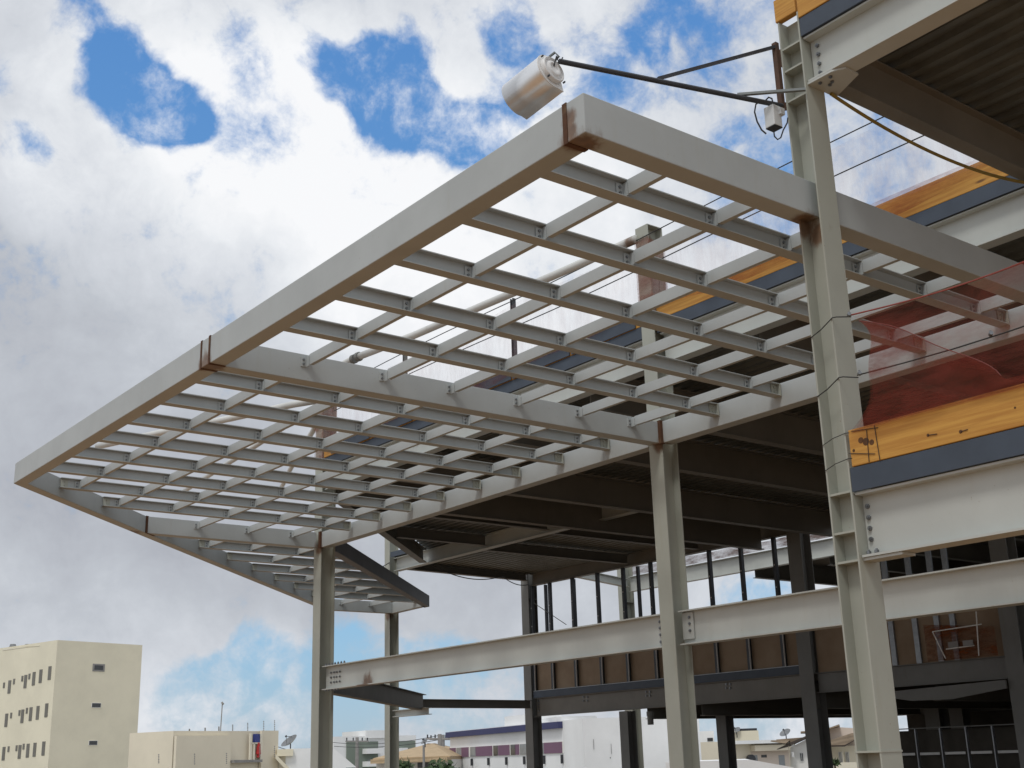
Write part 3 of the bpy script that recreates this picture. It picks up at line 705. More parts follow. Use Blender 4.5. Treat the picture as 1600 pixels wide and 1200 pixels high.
# ---------------------------------------------------------------- background buildings
UP = Vector((0, 0, 1))
class Fac:
    """a wall between two sight lines at given distances"""
    def __init__(s, x0, y0, D0, x1, D1, ztop=None):
        s.a = at(x0, y0, D0); s.zt = s.a.z if ztop is None else ztop
        b = at(x1, y0, D1); s.a.z = 0; b.z = 0; s.b = b; s.d = (b - s.a).normalized(); s.n = Vector((-s.d.y, s.d.x, 0))
        if s.n.dot(-s.a.xyz) < 0: s.n = -s.n           # towards the camera
        s.L = (b - s.a).length
    def hit(s, px, py):
        u, v, z = ray(px, py); r = Vector((v, u, z)); k = (s.a - EYE).dot(s.n) / r.dot(s.n)
        p = EYE + r * k; return (p - s.a).dot(s.d), p.z
    def P(s, t, z, off=0): return s.a + s.d * t + UP * z + s.n * off
    def block(s, depth, z0=0, z1=None, t0=0, t1=None, off=0):
        z1 = s.zt if z1 is None else z1; t1 = s.L if t1 is None else t1; mb = MB()
        mb.quad_prism([s.P(t0, z0, off), s.P(t1, z0, off), s.P(t1, z1, off), s.P(t0, z1, off)], -s.n * depth); return mb
    def rect(s, px0, py0, px1, py1, out=.0, thick=.05):
        t0, za = s.hit(px0, py0); t1, zb = s.hit(px1, py1); mb = MB()
        mb.quad_prism([s.P(t0, zb, out), s.P(t1, zb, out), s.P(t1, za, out), s.P(t0, za, out)], -s.n * thick); return mb
def window(f, par, x0, y0, x1, y1, frame='wframe', pane='pane', fw=1.0, mull=0):
    mb = f.rect(x0, y0, x1, y1, .03, .16); p = mb.build('window', M[frame], par)
    mb = f.rect(x0 + fw, y0 + fw, x1 - fw, y1 - fw, .035, .1); mb.build('pane', M[pane], p)
    for k in range(mull):
        xm = x0 + (x1 - x0) * (k + 1) / (mull + 1); mb = f.rect(xm - .3, y0, xm + .3, y1, .05, .05); mb.build('mullion', M[frame], p)

# four storey cream tower
f = Fac(90, 1000, 96, 223, 100); tw = thing('apartment_tower', 'tall cream apartment block with slot windows at the left edge', 'building', f.P(0, 0))
mb = f.block(40); mb.build('wall', M['cream'], tw)
side = Fac(90, 1000, 96, 90, 97); side.a = f.P(0, 0); side.d = -f.n; side.n = -f.d; side.L = 40; side.zt = f.zt
for (x0, y0, x1, y1, fr) in ((145, 1037, 163, 1049.5, 'pole'), (143, 1098, 157.5, 1106, 'offw'), (138.5, 1157, 152, 1164.5, 'offw')): window(f, tw, x0, y0, x1, y1, fr, 'pane', 2.4 if fr == 'pole' else .7)
def sw(px, py, h, w):
    t, z = side.hit(px, py); mb = MB(); mb.quad_prism([side.P(t - w / 2, z - h, .03), side.P(t + w / 2, z - h, .03), side.P(t + w / 2, z, .03), side.P(t - w / 2, z, .03)], -side.n * .2)
    return mb.build('slot_window', M['slot'], tw)
for (px, py) in ((78.6, 1041), (64.5, 1046), (53.8, 1050), (40.8, 1054.5), (15.8, 1063), (73.6, 1099), (60, 1103), (49, 1105), (36, 1108.5), (11, 1115), (69, 1158.5), (55.2, 1160.5), (44.5, 1162), (31.8, 1164), (6.8, 1167)):
    sw(px, py, .95, .38)
for (px, py) in ((46.5, 1052.5), (35.5, 1056), (22.5, 1060.5), (6.8, 1066.5), (42.5, 1106), (31, 1109.5), (18, 1113.5), (37.5, 1162), (26.5, 1164.5), (14, 1166)):
    sw(px, py, .40, .24)
zt = f.zt; ta, za = side.hit(62, 1009.5); tb, zb = side.hit(5, 1013.5)
mb = MB(); mb.quad_prism([side.P(ta, zt - .2, .03), side.P(tb, zt - .2, .03), side.P(tb, zb, .03), side.P(ta, za, .03)], -side.n * 5); mb.build('stair_head', M['cream2'], tw)
for px_ in (37, 14):
    t, zq = side.hit(px_, 1013); mb = MB(); q = side.P(t, zq - .1, -.3); mb.tube([q, q + UP * .15], .16, 12); mb.tube([q + UP * .15, q + UP * .42], [.28, .20], 12); mb.build('roof_vent', M['dish'], tw)

# low cream building with parapet
f = Fac(271, 1142, 78, 430, 84); lb = thing('flat_roof_house', 'low cream flat roofed building with stained parapet, right of the tower', 'building', f.P(0, 0))
f.block(3.8).build('wall', M['beige'], lb)
t0, _ = f.hit(357, 1150); t1, _ = f.hit(385, 1150)
mb = f.block(.2, 0, f.zt - .30, 0.05, t0, .25); mb.build('front_wall', M['beige'], lb)
mb = f.block(.2, 0, f.zt + .02, f.hit(404.5, 1150)[0], f.L + .05, .25); mb.build('front_wall', M['beige'], lb)
f.rect(357, 1188, 401, 1191, .5, .5).build('ledge', M['pole'], lb)
for (x0, y0, x1, y1) in ((386, 1146, 387.5, 1192), (391, 1161, 392.5, 1192), (386, 1160.5, 403, 1162.5), (402.5, 1146, 404, 1192)):
    f.rect(x0, y0, x1, y1, .3, .1).build('frame_bar', M['cream2'], lb)
one(f.rect(394.5, 1147, 401.5, 1160, .25, .2), 'water_tank', M['blue'], 'dark blue tank on the upper ledge of the low cream building', 'tank')
mb = MB(); t, z = f.hit(398, 1184); q = f.P(t, z, .3)
for k, (r_, h_) in enumerate(((.12, 0), (.18, .2), (.15, .42), (.10, .6))):
    mb.tube([q + UP * h_, q + UP * (h_ + .3)], [r_, r_ * .8], 9)
one(mb, 'red_bundle', M['red'], 'red bundle on the lower ledge under the blue tank', 'bundle', bevel=.03)
def fence_post(px, pb, ptp, D, lab=None):
    mb = MB(); a_, b_ = at(px, pb, D), at(px, ptp, D); mb.tube([a_, b_], .011, 5)
    n_ = 6
    for k in range(n_): q = a_.lerp(b_, (k + .5) / n_); mb.tube([q - Vector((.04, 0, 0)), q + Vector((.04, 0, 0))], .022, 5)
    one(mb, 'fence_post', M['pole'], lab, 'fence post', 'electric fence posts')
for i, (px, pb, pt, D) in enumerate(((296, 1143, 1139, 79), (320.5, 1143, 1137, 80), (342, 1142, 1135, 80.5), (363.5, 1142, 1132, 81), (387, 1142, 1129, 82), (412, 1142, 1126, 83), (429, 1142, 1125, 84),
                                     (248, 1193, 1178, 76), (304, 1195, 1177, 76), (354, 1194, 1176, 77), (406, 1184, 1166, 80), (429, 1184, 1165, 81))):
    fence_post(px, pb, pt, D, 'thin electric fence post with insulators on the low cream building')
mb = MB(); mb.tube([at(344.5, 1143, 86), at(347.5, 1098, 86)], .035, 6); mb.tube([at(346.5, 1100, 86), at(349, 1098, 86)], .12, 6)
one(mb, 'antenna_mast', M['pole'], 'tall thin antenna mast rising behind the low cream building', 'antenna')

# satellite dishes
def dish(px, py, D, r, lab, zb=None, az=.8):
    c = at(px, py, D); o = thing('satellite_dish', lab, 'satellite dish', c, 'satellite dishes on the roofs')
    d = (RT * -.5 * az + UP * .75 - FW * .35).normalized(); x = d.orthogonal().normalized(); y = d.cross(x); mb = MB(); vs = []
    for i in range(5):
        rr = r * i / 4; vs += [c + (x * math.cos(k * math.pi / 8) + y * math.sin(k * math.pi / 8)) * rr + d * (rr * rr / r * .35) for k in range(16)]
    mb.add(vs, [(i * 16 + k, i * 16 + (k + 1) % 16, (i + 1) * 16 + (k + 1) % 16, (i + 1) * 16 + k) for i in range(4) for k in range(16)]); mb.build('bowl', M['dish'], o, smooth=True)
    mb = MB(); mb.tube([c + x * r * .9 + d * r * .3, c + d * r * .9], .02, 5); mb.tube([c - x * r * .9 + d * r * .3, c + d * r * .9], .02, 5); mb.tube([c + d * r * .85, c + d * r * 1.0], .07, 6); mb.build('feed_arm', M['arm'], o)
    mb = MB(); mb.tube([c, c - UP * (r * 1.2)], .04, 6); mb.build('mast', M['arm'], o)
dish(454, 1161, 88, .62, 'grey satellite dish on the pale roof left of the left column')
dish(855, 1124, 100, .6, 'satellite dish on the roof of the white and purple building')
dish(664, 1160, 70, .22, 'small satellite dish on the clay tiled roof beside the poles')
dish(1228, 1147, 92, .42, 'grey satellite dish above the brown eaves, left of the inner column')
dish(1151, 1143, 112, .42, 'pale satellite dish in front of the far cream block')

# pale roof and garage between tower and left column
f = Fac(431, 1172, 84, 519, 84); ph = thing('pale_garage', 'low building with pale sloping roof behind the left column', 'building', f.P(0, 0))
f.block(12).build('wall', M['cream2'], ph)
mb = f.rect(433, 1171, 458, 1181, .4, 2); mb.build('dormer', M['cream'], ph)
t0, za = f.hit(520, 1168); t1, zb = f.hit(557, 1199)
mb = MB(); mb.quad_prism([f.P(t0 - 3, zb, .1), f.P(t1, zb, .1), f.P(t0, za, .1), f.P(t0 - 3, za, .1)], -f.n * .5); mb.build('gable', M['white'], ph)
t0, za = f.hit(431, 1178); t1, zb = f.hit(452, 1200)
mb = MB(); mb.quad_prism([f.P(t0, za, .8), f.P(t1, zb, .8), f.P(t1, zb - .3, .8), f.P(t0, za - .3, .8)], -f.n * .6); mb.build('roof_edge', M['cream'], ph)

# sage green apartment block
f = Fac(522, 1151, 118, 650, 122); gb = thing('green_apartment_block', 'distant white and sage green apartment block with balconies', 'building', f.P(0, 0))
f.block(1.2, 0).build('wall', M['white'], gb)
f.rect(570, 1141.5, 601, 1153, .3, 5).build('roof_box', M['white'], gb)
f.rect(541, 1159, 566, 1200, .12, .2).build('wall_panel', M['green'], gb)
f.rect(566, 1159, 590, 1200, .10, .2).build('wall_panel', M['green'], gb)
f.rect(621, 1158, 648, 1176, .12, .2).build('wall_panel', M['green'], gb)
for r_ in (0, 1):
    dy = 20 * r_
    window(f, gb, 544, 1160 + dy, 557.5, 1169.5 + dy, fw=1.1); window(f, gb, 569, 1160.5 + dy, 580, 1168.5 + dy, fw=.5)
    f.rect(565.5, 1170 + dy, 590, 1177.5 + dy, 1.1, 1.0).build('balcony', M['white'], gb)
    f.rect(565.5, 1167.5 + dy, 590, 1168.2 + dy, 1.1, .05).build('railing', M['dish'], gb)
window(f, gb, 633, 1159, 645, 1168, fw=.9); f.rect(619, 1169, 630, 1175, .9, .9).build('balcony', M['white'], gb)

# clay tiled houses
def gable_roof(f, par, x0, x1, ye, yr, depth, mat='tile', over=.5, hip=2.0):
    t0, ze = f.hit(x0, ye); t1, _ = f.hit(x1, ye); zr = ze + (f.hit(x0, yr)[1] - ze)
    a = [f.P(t0, ze, over), f.P(t1, ze, over), f.P(t1, ze, -depth), f.P(t0, ze, -depth)]
    r = [f.P(t0 + hip, zr, -depth / 2), f.P(t1 - hip, zr, -depth / 2)]
    mb = MB(); lo = Vector((0, 0, -.18))
    mb.add(a + r + [p + lo for p in a], [(0, 1, 5, 4), (2, 3, 4, 5), (1, 2, 5), (3, 0, 4), (0, 6, 7, 1), (1, 7, 8, 2), (2, 8, 9, 3), (3, 9, 6, 0), (9, 8, 7, 6)])
    return mb.build('roof', M[mat], par)
f = Fac(588, 1186, 74, 706, 73); th = thing('clay_roof_house', 'low white house with clay tiled roof behind the power poles', 'house', f.P(0, 0))
f.block(9, 0).build('wall', M['offw'], th); gable_roof(f, th, 586, 706, 1185, 1164, 9)
window(f, th, 624, 1191, 643, 1200, fw=.5); window(f, th, 652, 1189, 673, 1200, fw=.5)
mb = f.block(1.2, f.zt - .25, f.zt - .02, 0, f.L, 1.3); mb.build('eave', M['tile'], th)
f = Fac(640, 1172, 92, 703, 92); t2 = thing('clay_roof_house', 'farther house with pale clay roof, right of the street poles', 'house', f.P(0, 0))
f.block(9, 0, f.zt - .1).build('wall', M['offw'], t2); gable_roof(f, t2, 636, 712, 1171, 1161, 10)

# utility poles, lamp post, lines
def pole(px, pt, pb, D, lab, arms=True, r=.13):
    a_ = at(px, pt, D); b_ = at(px, pb, D); b_.x, b_.y = a_.x, a_.y; b_.z = 0
    o = thing('utility_pole', lab, 'pole', b_, 'street poles')
    mb = MB(); mb.tube([b_, a_], [r * 1.3, r], 8); mb.build('shaft', M['pole'], o)
    if arms:
        mb = MB(); mb.tube([a_ - UP * .3 - RT * .9, a_ - UP * .3 + RT * .9], .07, 4)
        mb.build('crossarm', M['pole'], o)
        mb = MB()
        for k in (-.8, -.3, .4, .8): q = a_ - UP * .25 + RT * k; mb.tube([q, q + UP * .22], .05, 6)
        mb.build('insulator', M['arm'], o)
pole(687, 1147, 1200, 84, 'grey utility pole with crossarm, left one of the close pair')
pole(691.8, 1148, 1200, 87, 'grey utility pole with crossarm, right one of the close pair')
pole(558, 1152, 1200, 100, 'utility pole in front of the sage green block')
pole(662, 1164, 1200, 66, 'thin grey post before the clay roofed house', False, .06)
for i, (a_, b_, D0, D1) in enumerate((((520, 1160), (687, 1149), 100, 84), ((522, 1166), (705, 1152), 100, 86), ((432, 1166), (500, 1166), 86, 90))):
    pa, pb = at(a_[0], a_[1], D0), at(b_[0], b_[1], D1)
    mb = MB(); mb.tube([pa.lerp(pb, k / 10) - UP * 1.2 * (k / 10) * (1 - k / 10) for k in range(11)], .025, 4)
    one(mb, 'power_line', M['arm'], ('upper power line running left from the poles', 'lower power line running left from the poles', 'power line crossing the pale roof near the dish')[i], 'cable')

# white and purple commercial building
f = Fac(703, 1143, 78, 880, 62); f.zt = at(703, 1143, 78).z
cb = thing('commercial_building', 'white commercial building with navy roof band and purple window strips', 'building', f.P(0, 0))
f.block(5).build('wall', M['white'], cb)
def strip(f, x0, x1, ya0, ya1, yb0, yb1, out, thick):
    ta, z0 = f.hit(x0, ya0); tb, z1 = f.hit(x1, ya1); _, z2 = f.hit(x1, yb1); _, z3 = f.hit(x0, yb0); mb = MB()
    zt = (z0 + z1) / 2; zb = (z2 + z3) / 2
    mb.quad_prism([f.P(ta, zb, out), f.P(tb, zb, out), f.P(tb, zt, out), f.P(ta, zt, out)], -f.n * thick); return mb
strip(f, 702, 879, 1143, 1129, 1151.5, 1139, .25, .4).build('roof_band', M['navy'], cb)
strip(f, 703, 880, 1168.5, 1158.5, 1184, 1177, .03, .1).build('window_strip', M['offw'], cb)
for (x0, x1, mt) in ((703.5, 713, 'purple'), (714.5, 721, 'paleg'), (722, 733, 'purple'), (736, 744, 'paleg'), (744.5, 770, 'purple'), (772, 778.5, 'pane'), (779.5, 797, 'purple'), (799, 806, 'pane'), (806.5, 812, 'purple'), (813.5, 840, 'paleg'), (841, 850, 'paleg'), (851, 879, 'purple')):
    m_ = (x0 - 703) / 177; strip(f, x0, x1, 1169 - 10 * m_, 1169 - 10 * (x1 - 703) / 177, 1183.5 - 7 * m_, 1183.5 - 7 * (x1 - 703) / 177, .06, .1).build('window', M[mt], cb)
for x in (714, 738, 764, 792, 820, 851, 879):
    m_ = (x - 703) / 177; strip(f, x, x + 1.3, 1187 - 8 * m_, 1187 - 8 * m_, 1197 - 4 * m_, 1197 - 4 * m_, .12, .1).build('bracket', M['arm'], cb)
strip(f, 775, 822, 1119, 1116, 1138, 1134, -.5, 1.5).build('roof_box', M['white'], cb)
f2 = Fac(880, 1126, 62, 911, 59.5); f2.block(2).build('annex', M['white'], cb)
f3 = Fac(911, 1126, 59.4, 1092, 61, f2.zt); wb = thing('white_box_building', 'plain bright white box shaped building behind the lower girder', 'building', f3.P(0, 0))
f3.block(3).build('wall', M['white'], wb)
f3.rect(890, 1116, 958, 1128, -3, 5).build('roof_box', M['white'], wb)
for (x, y0, y1) in ((927, 1155, 1171), (954.5, 1162, 1178), (953, 1183, 1185)):
    f3.rect(x, y0, x + 1, y1, .03, .05).build('wall_slot', M['pane'], wb)
# white canopy roof low in front
f = Fac(1040, 1189, 52, 1190, 52); wr = thing('white_shed', 'low white roofed shed at the bottom behind the middle column', 'shed', f.P(0, 0))
t0, za = f.hit(1040, 1191); t1, _ = f.hit(1172, 1189); t2, zc = f.hit(1240, 1199)
mb = MB(); mb.quad_prism([f.P(t0, 0, 0), f.P(t2, 0, 0), f.P(t2, zc, 0), f.P(t1, za, 0), f.P(t0, za, 0)], -f.n * 8); mb.build('wall', M['white'], wr)

# cream blocks to the right
f = Fac(1086, 1160, 88, 1240, 92); rb = thing('cream_row_house', 'cream row building with recessed porch behind the lower right columns', 'building', f.P(0, 0))
f.block(10, 0).build('wall', M['beige'], rb)
f.rect(1172, 1165, 1236, 1172, .0, -.6).build('porch_beam', M['beige'], rb)
f.rect(1173, 1174, 1236, 1199, .02, .1).build('porch_back', M['pinkw'], rb)
f.rect(1140, 1158, 1236, 1160.5, .9, 3).build('roof_edge', M['white'], rb)
window(f, rb, 1176, 1180, 1184, 1192, 'paleg', 'paleg'); window(f, rb, 1189, 1179.5, 1198, 1183.5, 'eave', 'pane', .6); window(f, rb, 1216, 1180, 1227, 1199, 'paleg', 'paleg')
mb = MB(); t, z = f.hit(1168, 1186); q = f.P(t, z, .3); mb.tube([q, q + f.n * .3], .3, 10); mb.build('lamp', M['arm'], rb)
f = Fac(1133, 1143, 112, 1185, 112); cb2 = thing('cream_rooftop_block', 'plain cream block with dark railing on top, far right background', 'building', f.P(0, 0))
f.block(8, 0).build('wall', M['cream'], cb2); f.rect(1155, 1138.5, 1183, 1141.5, -.2, .1).build('railing', M['arm'], cb2)
f = Fac(1086, 1143, 120, 1115, 120); wb2 = thing('white_rooftop_block', 'small white block seen between the middle column and the next', 'building', f.P(0, 0))
f.block(8, 0).build('wall', M['white'], wb2); f.rect(1105, 1153, 1114, 1158, .05, .1).build('window', M['pane'], wb2)

def slab_roof(f, pts, out, depth, mat, par, name='roof'):
    mb = MB(); q = []
    for x, y in pts: t, z = f.hit(x, y); q.append(f.P(t, z, out))
    mb.quad_prism(q, -f.n * depth); return mb.build(name, M[mat], par)
f = Fac(1232, 1165, 60, 1268, 60); h1 = thing('gabled_house', 'pinkish white house with sloping brown eaves, left of the inner column', 'house', f.P(0, 0))
slab_roof(f, [(1235, 1205), (1235, 1168), (1262, 1154), (1268, 1146), (1268, 1205)], 0, 8, 'offw', h1, 'wall')
slab_roof(f, [(1213, 1171), (1235, 1160), (1262, 1149), (1262, 1152.5), (1235, 1165)], .5, 6, 'eave', h1, 'eave')
slab_roof(f, [(1204, 1158.5), (1228, 1162), (1234, 1157), (1206, 1157)], .9, 4, 'tile2', h1)
slab_roof(f, [(1212, 1155), (1262, 1151), (1262, 1153.5), (1236, 1160), (1212, 1157)], -1.5, 3, 'tile2', h1)
slab_roof(f, [(1251, 1143), (1266, 1142), (1266, 1145), (1251, 1145)], .6, 4, 'tile2', h1)
window(f, h1, 1249, 1176, 1256.5, 1190, fw=1.0, mull=1)
for y in (1159, 1175): f.rect(1236.5, y, 1241.5, y + 8, .4, .35).build('air_unit', M['wframe'], h1)
f.rect(1232, 1160, 1235, 1205, .15, .3).build('corner_post', M['beige'], h1)
f = Fac(1284, 1140, 66, 1345, 66); h2 = thing('tiled_roof_house', 'cream house with two brown tiled roofs and barred windows, right of the inner column', 'house', f.P(0, 0))
slab_roof(f, [(1280, 1205), (1280, 1141), (1310, 1135), (1345, 1137), (1345, 1205)], -2.5, 6, 'pinkw', h2, 'upper_wall')
f.block(8, 0, f.hit(1300, 1166)[1]).build('wall', M['cream2'], h2)
slab_roof(f, [(1270, 1145), (1311, 1130.5), (1312, 1133), (1284, 1141.5), (1270, 1149)], -1.8, 6, 'tile2', h2)
slab_roof(f, [(1286, 1165), (1320, 1164), (1338, 1154), (1340, 1145), (1330, 1146), (1287, 1160)], .9, 3.4, 'tile2', h2)
slab_roof(f, [(1286, 1165.4), (1320, 1164.4), (1338, 1154.4), (1338, 1156), (1320, 1166.5), (1286, 1167)], .95, .3, 'eave', h2, 'eave')
window(f, h2, 1309.5, 1175, 1317, 1192, fw=.8, mull=3); window(f, h2, 1320, 1175, 1328, 1192, fw=.8, mull=3); window(f, h2, 1290, 1181, 1296, 1192, fw=.8, mull=1)
f.rect(1316, 1165, 1319, 1200, .7, .4).build('porch_post', M['cream2'], h2)
f.rect(1288, 1192, 1345, 1205, .8, .2).build('porch_wall', M['cream2'], h2)
# small plant on the porch and bushes by the clay house
def bush(px, py, D, r, n_, lab, name='bush'):
    c = at(px, py, D); o = thing(name, lab, 'bush', Vector((c.x, c.y, 0)), 'bushes by the houses')
    mb = MB(); mb.tube([Vector((c.x, c.y, 0)), Vector((c.x, c.y, c.z * .8)), c], [.12, .08, .02], 6); mb.build('stem', M['bark'], o)
    mb = MB()
    for k in range(n_):
        d = Vector((random.gauss(0, 1), random.gauss(0, 1), random.gauss(0, 1))).normalized(); rr = r * (random.random() ** .4) * (.8 + .4 * math.sin(5 * d.x + 3 * d.z))
        p = c + Vector((d.x * 1.5, d.y * 1.5, d.z)) * rr; s = .13 + .1 * random.random()
        x = Vector((random.gauss(0, 1), random.gauss(0, 1), random.gauss(0, 1))).normalized(); y = x.orthogonal().normalized()
        mb.add([p - x * s, p + y * s * .4, p + x * s, p - y * s * .4], [(0, 1, 2, 3)])
    mb.build('foliage', M['leaf'], o)
bush(631, 1201, 64, .5, 260, 'dark green bush before the clay roofed house, left one')
bush(680, 1202, 66, .4, 200, 'dark green bush below the twin poles')
bush(698, 1201, 68, .5, 260, 'dark green bush left of the purple windows')
bush(1304, 1191, 62, .16, 90, 'small green potted plant on the porch wall')

# ---------------------------------------------------------------- sky
SUN_EL, SUN_AZ = math.radians(57), math.radians(-116)   # azimuth from +Y towards +X
w = bpy.data.worlds.new('World'); scene.world = w; w.cycles.sampling_method = 'MANUAL'; w.cycles.sample_map_resolution = 512; w.use_nodes = True; nt = w.node_tree; N = nt.nodes; Lk = nt.links
for x in list(N): N.remove(x)
out = N.new('ShaderNodeOutputWorld'); bg = N.new('ShaderNodeBackground'); bg.inputs['Strength'].default_value = 1.0
sky = N.new('ShaderNodeTexSky'); sky.sky_type = 'NISHITA'; sky.sun_disc = False; sky.sun_elevation = SUN_EL; sky.sun_rotation = SUN_AZ
sky.air_density = 1.2; sky.dust_density = .4; sky.ozone_density = 2.5
tc = N.new('ShaderNodeTexCoord'); GV = tc.outputs['Generated']
def vm(op, a, b=None):
    x = N.new('ShaderNodeVectorMath'); x.operation = op
    for i, q in enumerate((a, b)):
        if q is None: continue
        if hasattr(q, 'is_output'): Lk.new(q, x.inputs[i])
        else: x.inputs[i].default_value = q
    return x
def mt(op, a, b=None, c=None, clamp=False):
    x = N.new('ShaderNodeMath'); x.operation = op; x.use_clamp = clamp
    for i, q in enumerate((a, b, c)):
        if q is None: continue
        if hasattr(q, 'is_output'): Lk.new(q, x.inputs[i])
        else: x.inputs[i].default_value = q
    return x.outputs[0]
def mr(v, a, b, lo=0., hi=1.):
    x = N.new('ShaderNodeMapRange'); x.interpolation_type = 'SMOOTHSTEP'; Lk.new(v, x.inputs[0])
    for i, q in enumerate((a, b, lo, hi)): x.inputs[i + 1].default_value = q
    return x.outputs[0]
def cnoise(vec, s, d=8, r=.55, dist=0.):
    x = N.new('ShaderNodeTexNoise'); x.inputs['Scale'].default_value = s; x.inputs['Detail'].default_value = d; x.inputs['Roughness'].default_value = r
    x.inputs['Distortion'].default_value = dist; Lk.new(vec, x.inputs['Vector']); return x.outputs['Fac']
nrm = vm('NORMALIZE', GV).outputs[0]
# domain warp so that the cloud outlines are ragged
wn = N.new('ShaderNodeTexNoise'); wn.inputs['Scale'].default_value = 9; wn.inputs['Detail'].default_value = 5; Lk.new(nrm, wn.inputs['Vector'])
wsub = vm('SUBTRACT', wn.outputs['Color'], (.5, .5, .5)).outputs[0]
wsc = N.new('ShaderNodeVectorMath'); wsc.operation = 'SCALE'; Lk.new(wsub, wsc.inputs[0]); wsc.inputs['Scale'].default_value = .07
warp = vm('NORMALIZE', vm('ADD', nrm, wsc.outputs[0]).outputs[0]).outputs[0]
def blobs(lst, vec):
    s = None
    for px, py, r, k in lst:
        u, v, z = ray(px, py); d = Vector((v, u, z)).normalized()
        dp = vm('DOT_PRODUCT', vec, tuple(d)).outputs['Value']
        q = mr(dp, math.cos(r * 1.95 / 2000), math.cos(r * .1 / 2000), 0, k)
        s = q if s is None else mt('ADD', s, q)
    return s
blue = blobs([(185, 65, 34, .6), (205, 105, 38, .7), (232, 145, 36, .8), (262, 172, 36, .9), (300, 188, 34, .9), (322, 198, 22, .6), (225, 190, 30, .4),
              (520, 108, 34, .7), (560, 118, 42, .95), (605, 105, 46, .95), (600, 150, 44, .85), (650, 160, 40, .9), (690, 178, 36, .8), (735, 195, 36, .85), (765, 225, 30, .8), (800, 205, 34, .7), (790, 150, 34, .6), (850, 165, 34, .5),
              (775, 25, 34, .8), (800, 62, 30, .6), (700, 30, 24, .3), (1000, 62, 30, .65), (1010, 95, 28, .4), (1060, 12, 34, .6), (1130, 215, 24, .3), (930, 120, 30, .35), (960, 165, 26, .3), (1165, 30, 40, .3),
              (38, 228, 32, .75), (12, 108, 24, .5), (1120, 150, 150, .28), (960, 60, 110, .25), (1380, 240, 130, .3), (880, 60, 60, .3), (110, 4, 36, .7), (70, 210, 22, .3),
              (400, 1022, 34, .6), (365, 1045, 38, .75), (325, 1065, 36, .7), (285, 1092, 36, .5), (560, 1040, 50, .7), (600, 1062, 40, .5), (700, 1062, 50, .75), (760, 1075, 50, .8), (800, 1060, 36, .6), (520, 1095, 90, .45), (420, 1120, 90, .45), (650, 1130, 110, .45), (800, 1120, 80, .4), (1200, 1150, 150, .6), (250, 1130, 70, .4)], warp)
shade = blobs([(90, 540, 260, .75), (300, 620, 230, .35), (60, 360, 130, .25), (720, 930, 200, .75), (900, 900, 150, .5), (450, 880, 160, .5), (100, 860, 140, .5), (240, 930, 90, .3), (380, 790, 120, .35), (1050, 640, 200, .2), (420, 20, 130, .25), (640, 60, 80, .2), (60, 120, 110, .3), (1120, 130, 130, .3), (1420, 260, 150, .3)], warp)
lit = blobs([(420, 180, 110, .6), (560, 260, 170, .7), (180, 250, 130, .7), (300, 300, 200, .5), (600, 400, 250, .4), (60, 290, 60, .4), (900, 480, 260, .35), (250, 870, 80, .4), (420, 1050, 50, .5), (230, 60, 60, .2)], warp)
n1 = cnoise(warp, 6.5, 7, .62); n3 = cnoise(nrm, 15, 6, .7); n2 = cnoise(warp, 17, 5, .65)
cen = lambda n_, k: mt('MULTIPLY', mt('SUBTRACT', n_, .5), k)
cover = mt('SUBTRACT', mt('ADD', mt('ADD', cen(n1, 4.4), 1.15), mt('ADD', cen(n2, 3.2), cen(n3, 3.2))), mt('MULTIPLY', mt('MINIMUM', blue, 1.05), 1.75))     # high = cloud
cf = mr(cover, -1.0, .72)
hz = N.new('ShaderNodeSeparateXYZ'); Lk.new(nrm, hz.inputs[0]); up = hz.outputs['Z']
tone = mt('ADD', mt('SUBTRACT', mt('ADD', .62, mt('MULTIPLY', mt('SUBTRACT', n1, .5), .55)), mt('MULTIPLY', shade, .36)), mt('MULTIPLY', lit, .33))
bk = mr(hz.outputs['Y'], .35, -.6, 0, .08)  # unseen sky behind the camera, darkening added to dim steel facing it
tone = mt('SUBTRACT', tone, bk)
tone = mt('ADD', tone, mt('ADD', mt('MULTIPLY', mt('SUBTRACT', n2, .5), .5), mt('MULTIPLY', mt('SUBTRACT', n3, .5), .3)))
cr = N.new('ShaderNodeValToRGB'); Lk.new(mt('MINIMUM', mt('MAXIMUM', tone, 0.), 1.), cr.inputs[0])
e = cr.color_ramp.elements; e[0].position = 0; e[0].color = (.42, .44, .49, 1); e[1].position = 1; e[1].color = (.94, .95, .97, 1)
for p, c in ((.3, (.53, .56, .61, 1)), (.6, (.68, .71, .76, 1)), (.8, (.82, .845, .88, 1))):
    x = e.new(p); x.color = c
ss = vm('MULTIPLY', sky.outputs[0], (.105, .105, .105)).outputs[0]
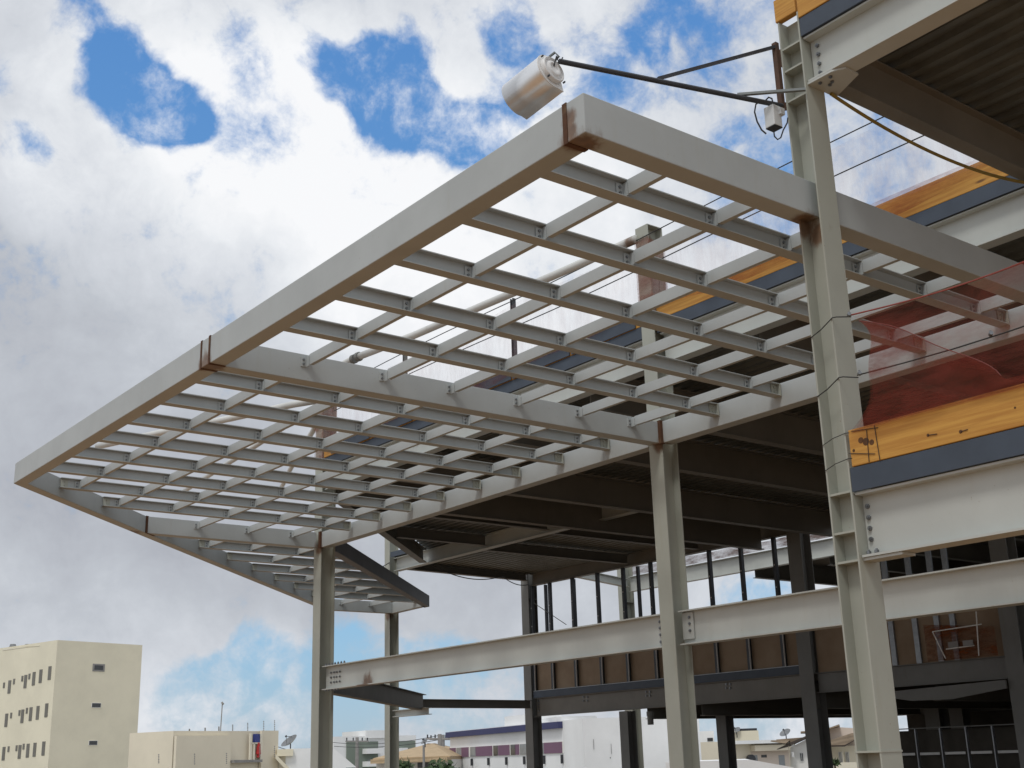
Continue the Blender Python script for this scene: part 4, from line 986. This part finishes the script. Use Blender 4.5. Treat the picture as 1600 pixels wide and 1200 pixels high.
hb = N.new('ShaderNodeValToRGB'); Lk.new(up, hb.inputs[0]); he = hb.color_ramp.elements
he[0].position = 0.; he[0].color = (.34, .50, .66, 1); he[1].position = .75; he[1].color = (.06, .22, .62, 1)
x = he.new(.12); x.color = (.24, .50, .78, 1)
x = he.new(.42); x.color = (.12, .33, .70, 1)
mb_ = N.new('ShaderNodeMix'); mb_.data_type = 'RGBA'; mb_.inputs[0].default_value = .78; Lk.new(ss, mb_.inputs[6]); Lk.new(hb.outputs[0], mb_.inputs[7]); ss = mb_.outputs[2]
mx = N.new('ShaderNodeMix'); mx.data_type = 'RGBA'; Lk.new(cf, mx.inputs[0]); Lk.new(ss, mx.inputs[6]); Lk.new(cr.outputs[0], mx.inputs[7])
Lk.new(mx.outputs[2], bg.inputs['Color']); Lk.new(bg.outputs[0], out.inputs[0])

sl = bpy.data.lights.new('sun', 'SUN'); sl.energy = 1.35; sl.angle = math.radians(12); sl.color = (1, .97, .92)
so = bpy.data.objects.new('sun', sl); COL.objects.link(so)
sd = Vector((math.sin(SUN_AZ) * math.cos(SUN_EL), math.cos(SUN_AZ) * math.cos(SUN_EL), math.sin(SUN_EL)))
so.rotation_euler = (-sd).to_track_quat('-Z', 'Y').to_euler(); so.location = (0, 0, 50)

# ---------------------------------------------------------------- camera
cam = bpy.data.cameras.new('camera'); cam.sensor_width = 36; cam.lens = 36 * FPX / 1600; cam.clip_start = .05; cam.clip_end = 6000
co = bpy.data.objects.new('camera', cam); COL.objects.link(co)
r_, u_, b_ = RT.normalized(), -DN.normalized(), -FW.normalized()
co.matrix_world = Matrix(((r_.x, u_.x, b_.x, 0), (r_.y, u_.y, b_.y, 0), (r_.z, u_.z, b_.z, H), (0, 0, 0, 1)))
scene.camera = co
scene.render.engine = 'CYCLES'
scene.view_settings.view_transform = 'Standard'; scene.view_settings.look = 'None'; scene.view_settings.exposure = 0; scene.view_settings.gamma = 1
scene.cycles.max_bounces = 6; scene.cycles.transparent_max_bounces = 12
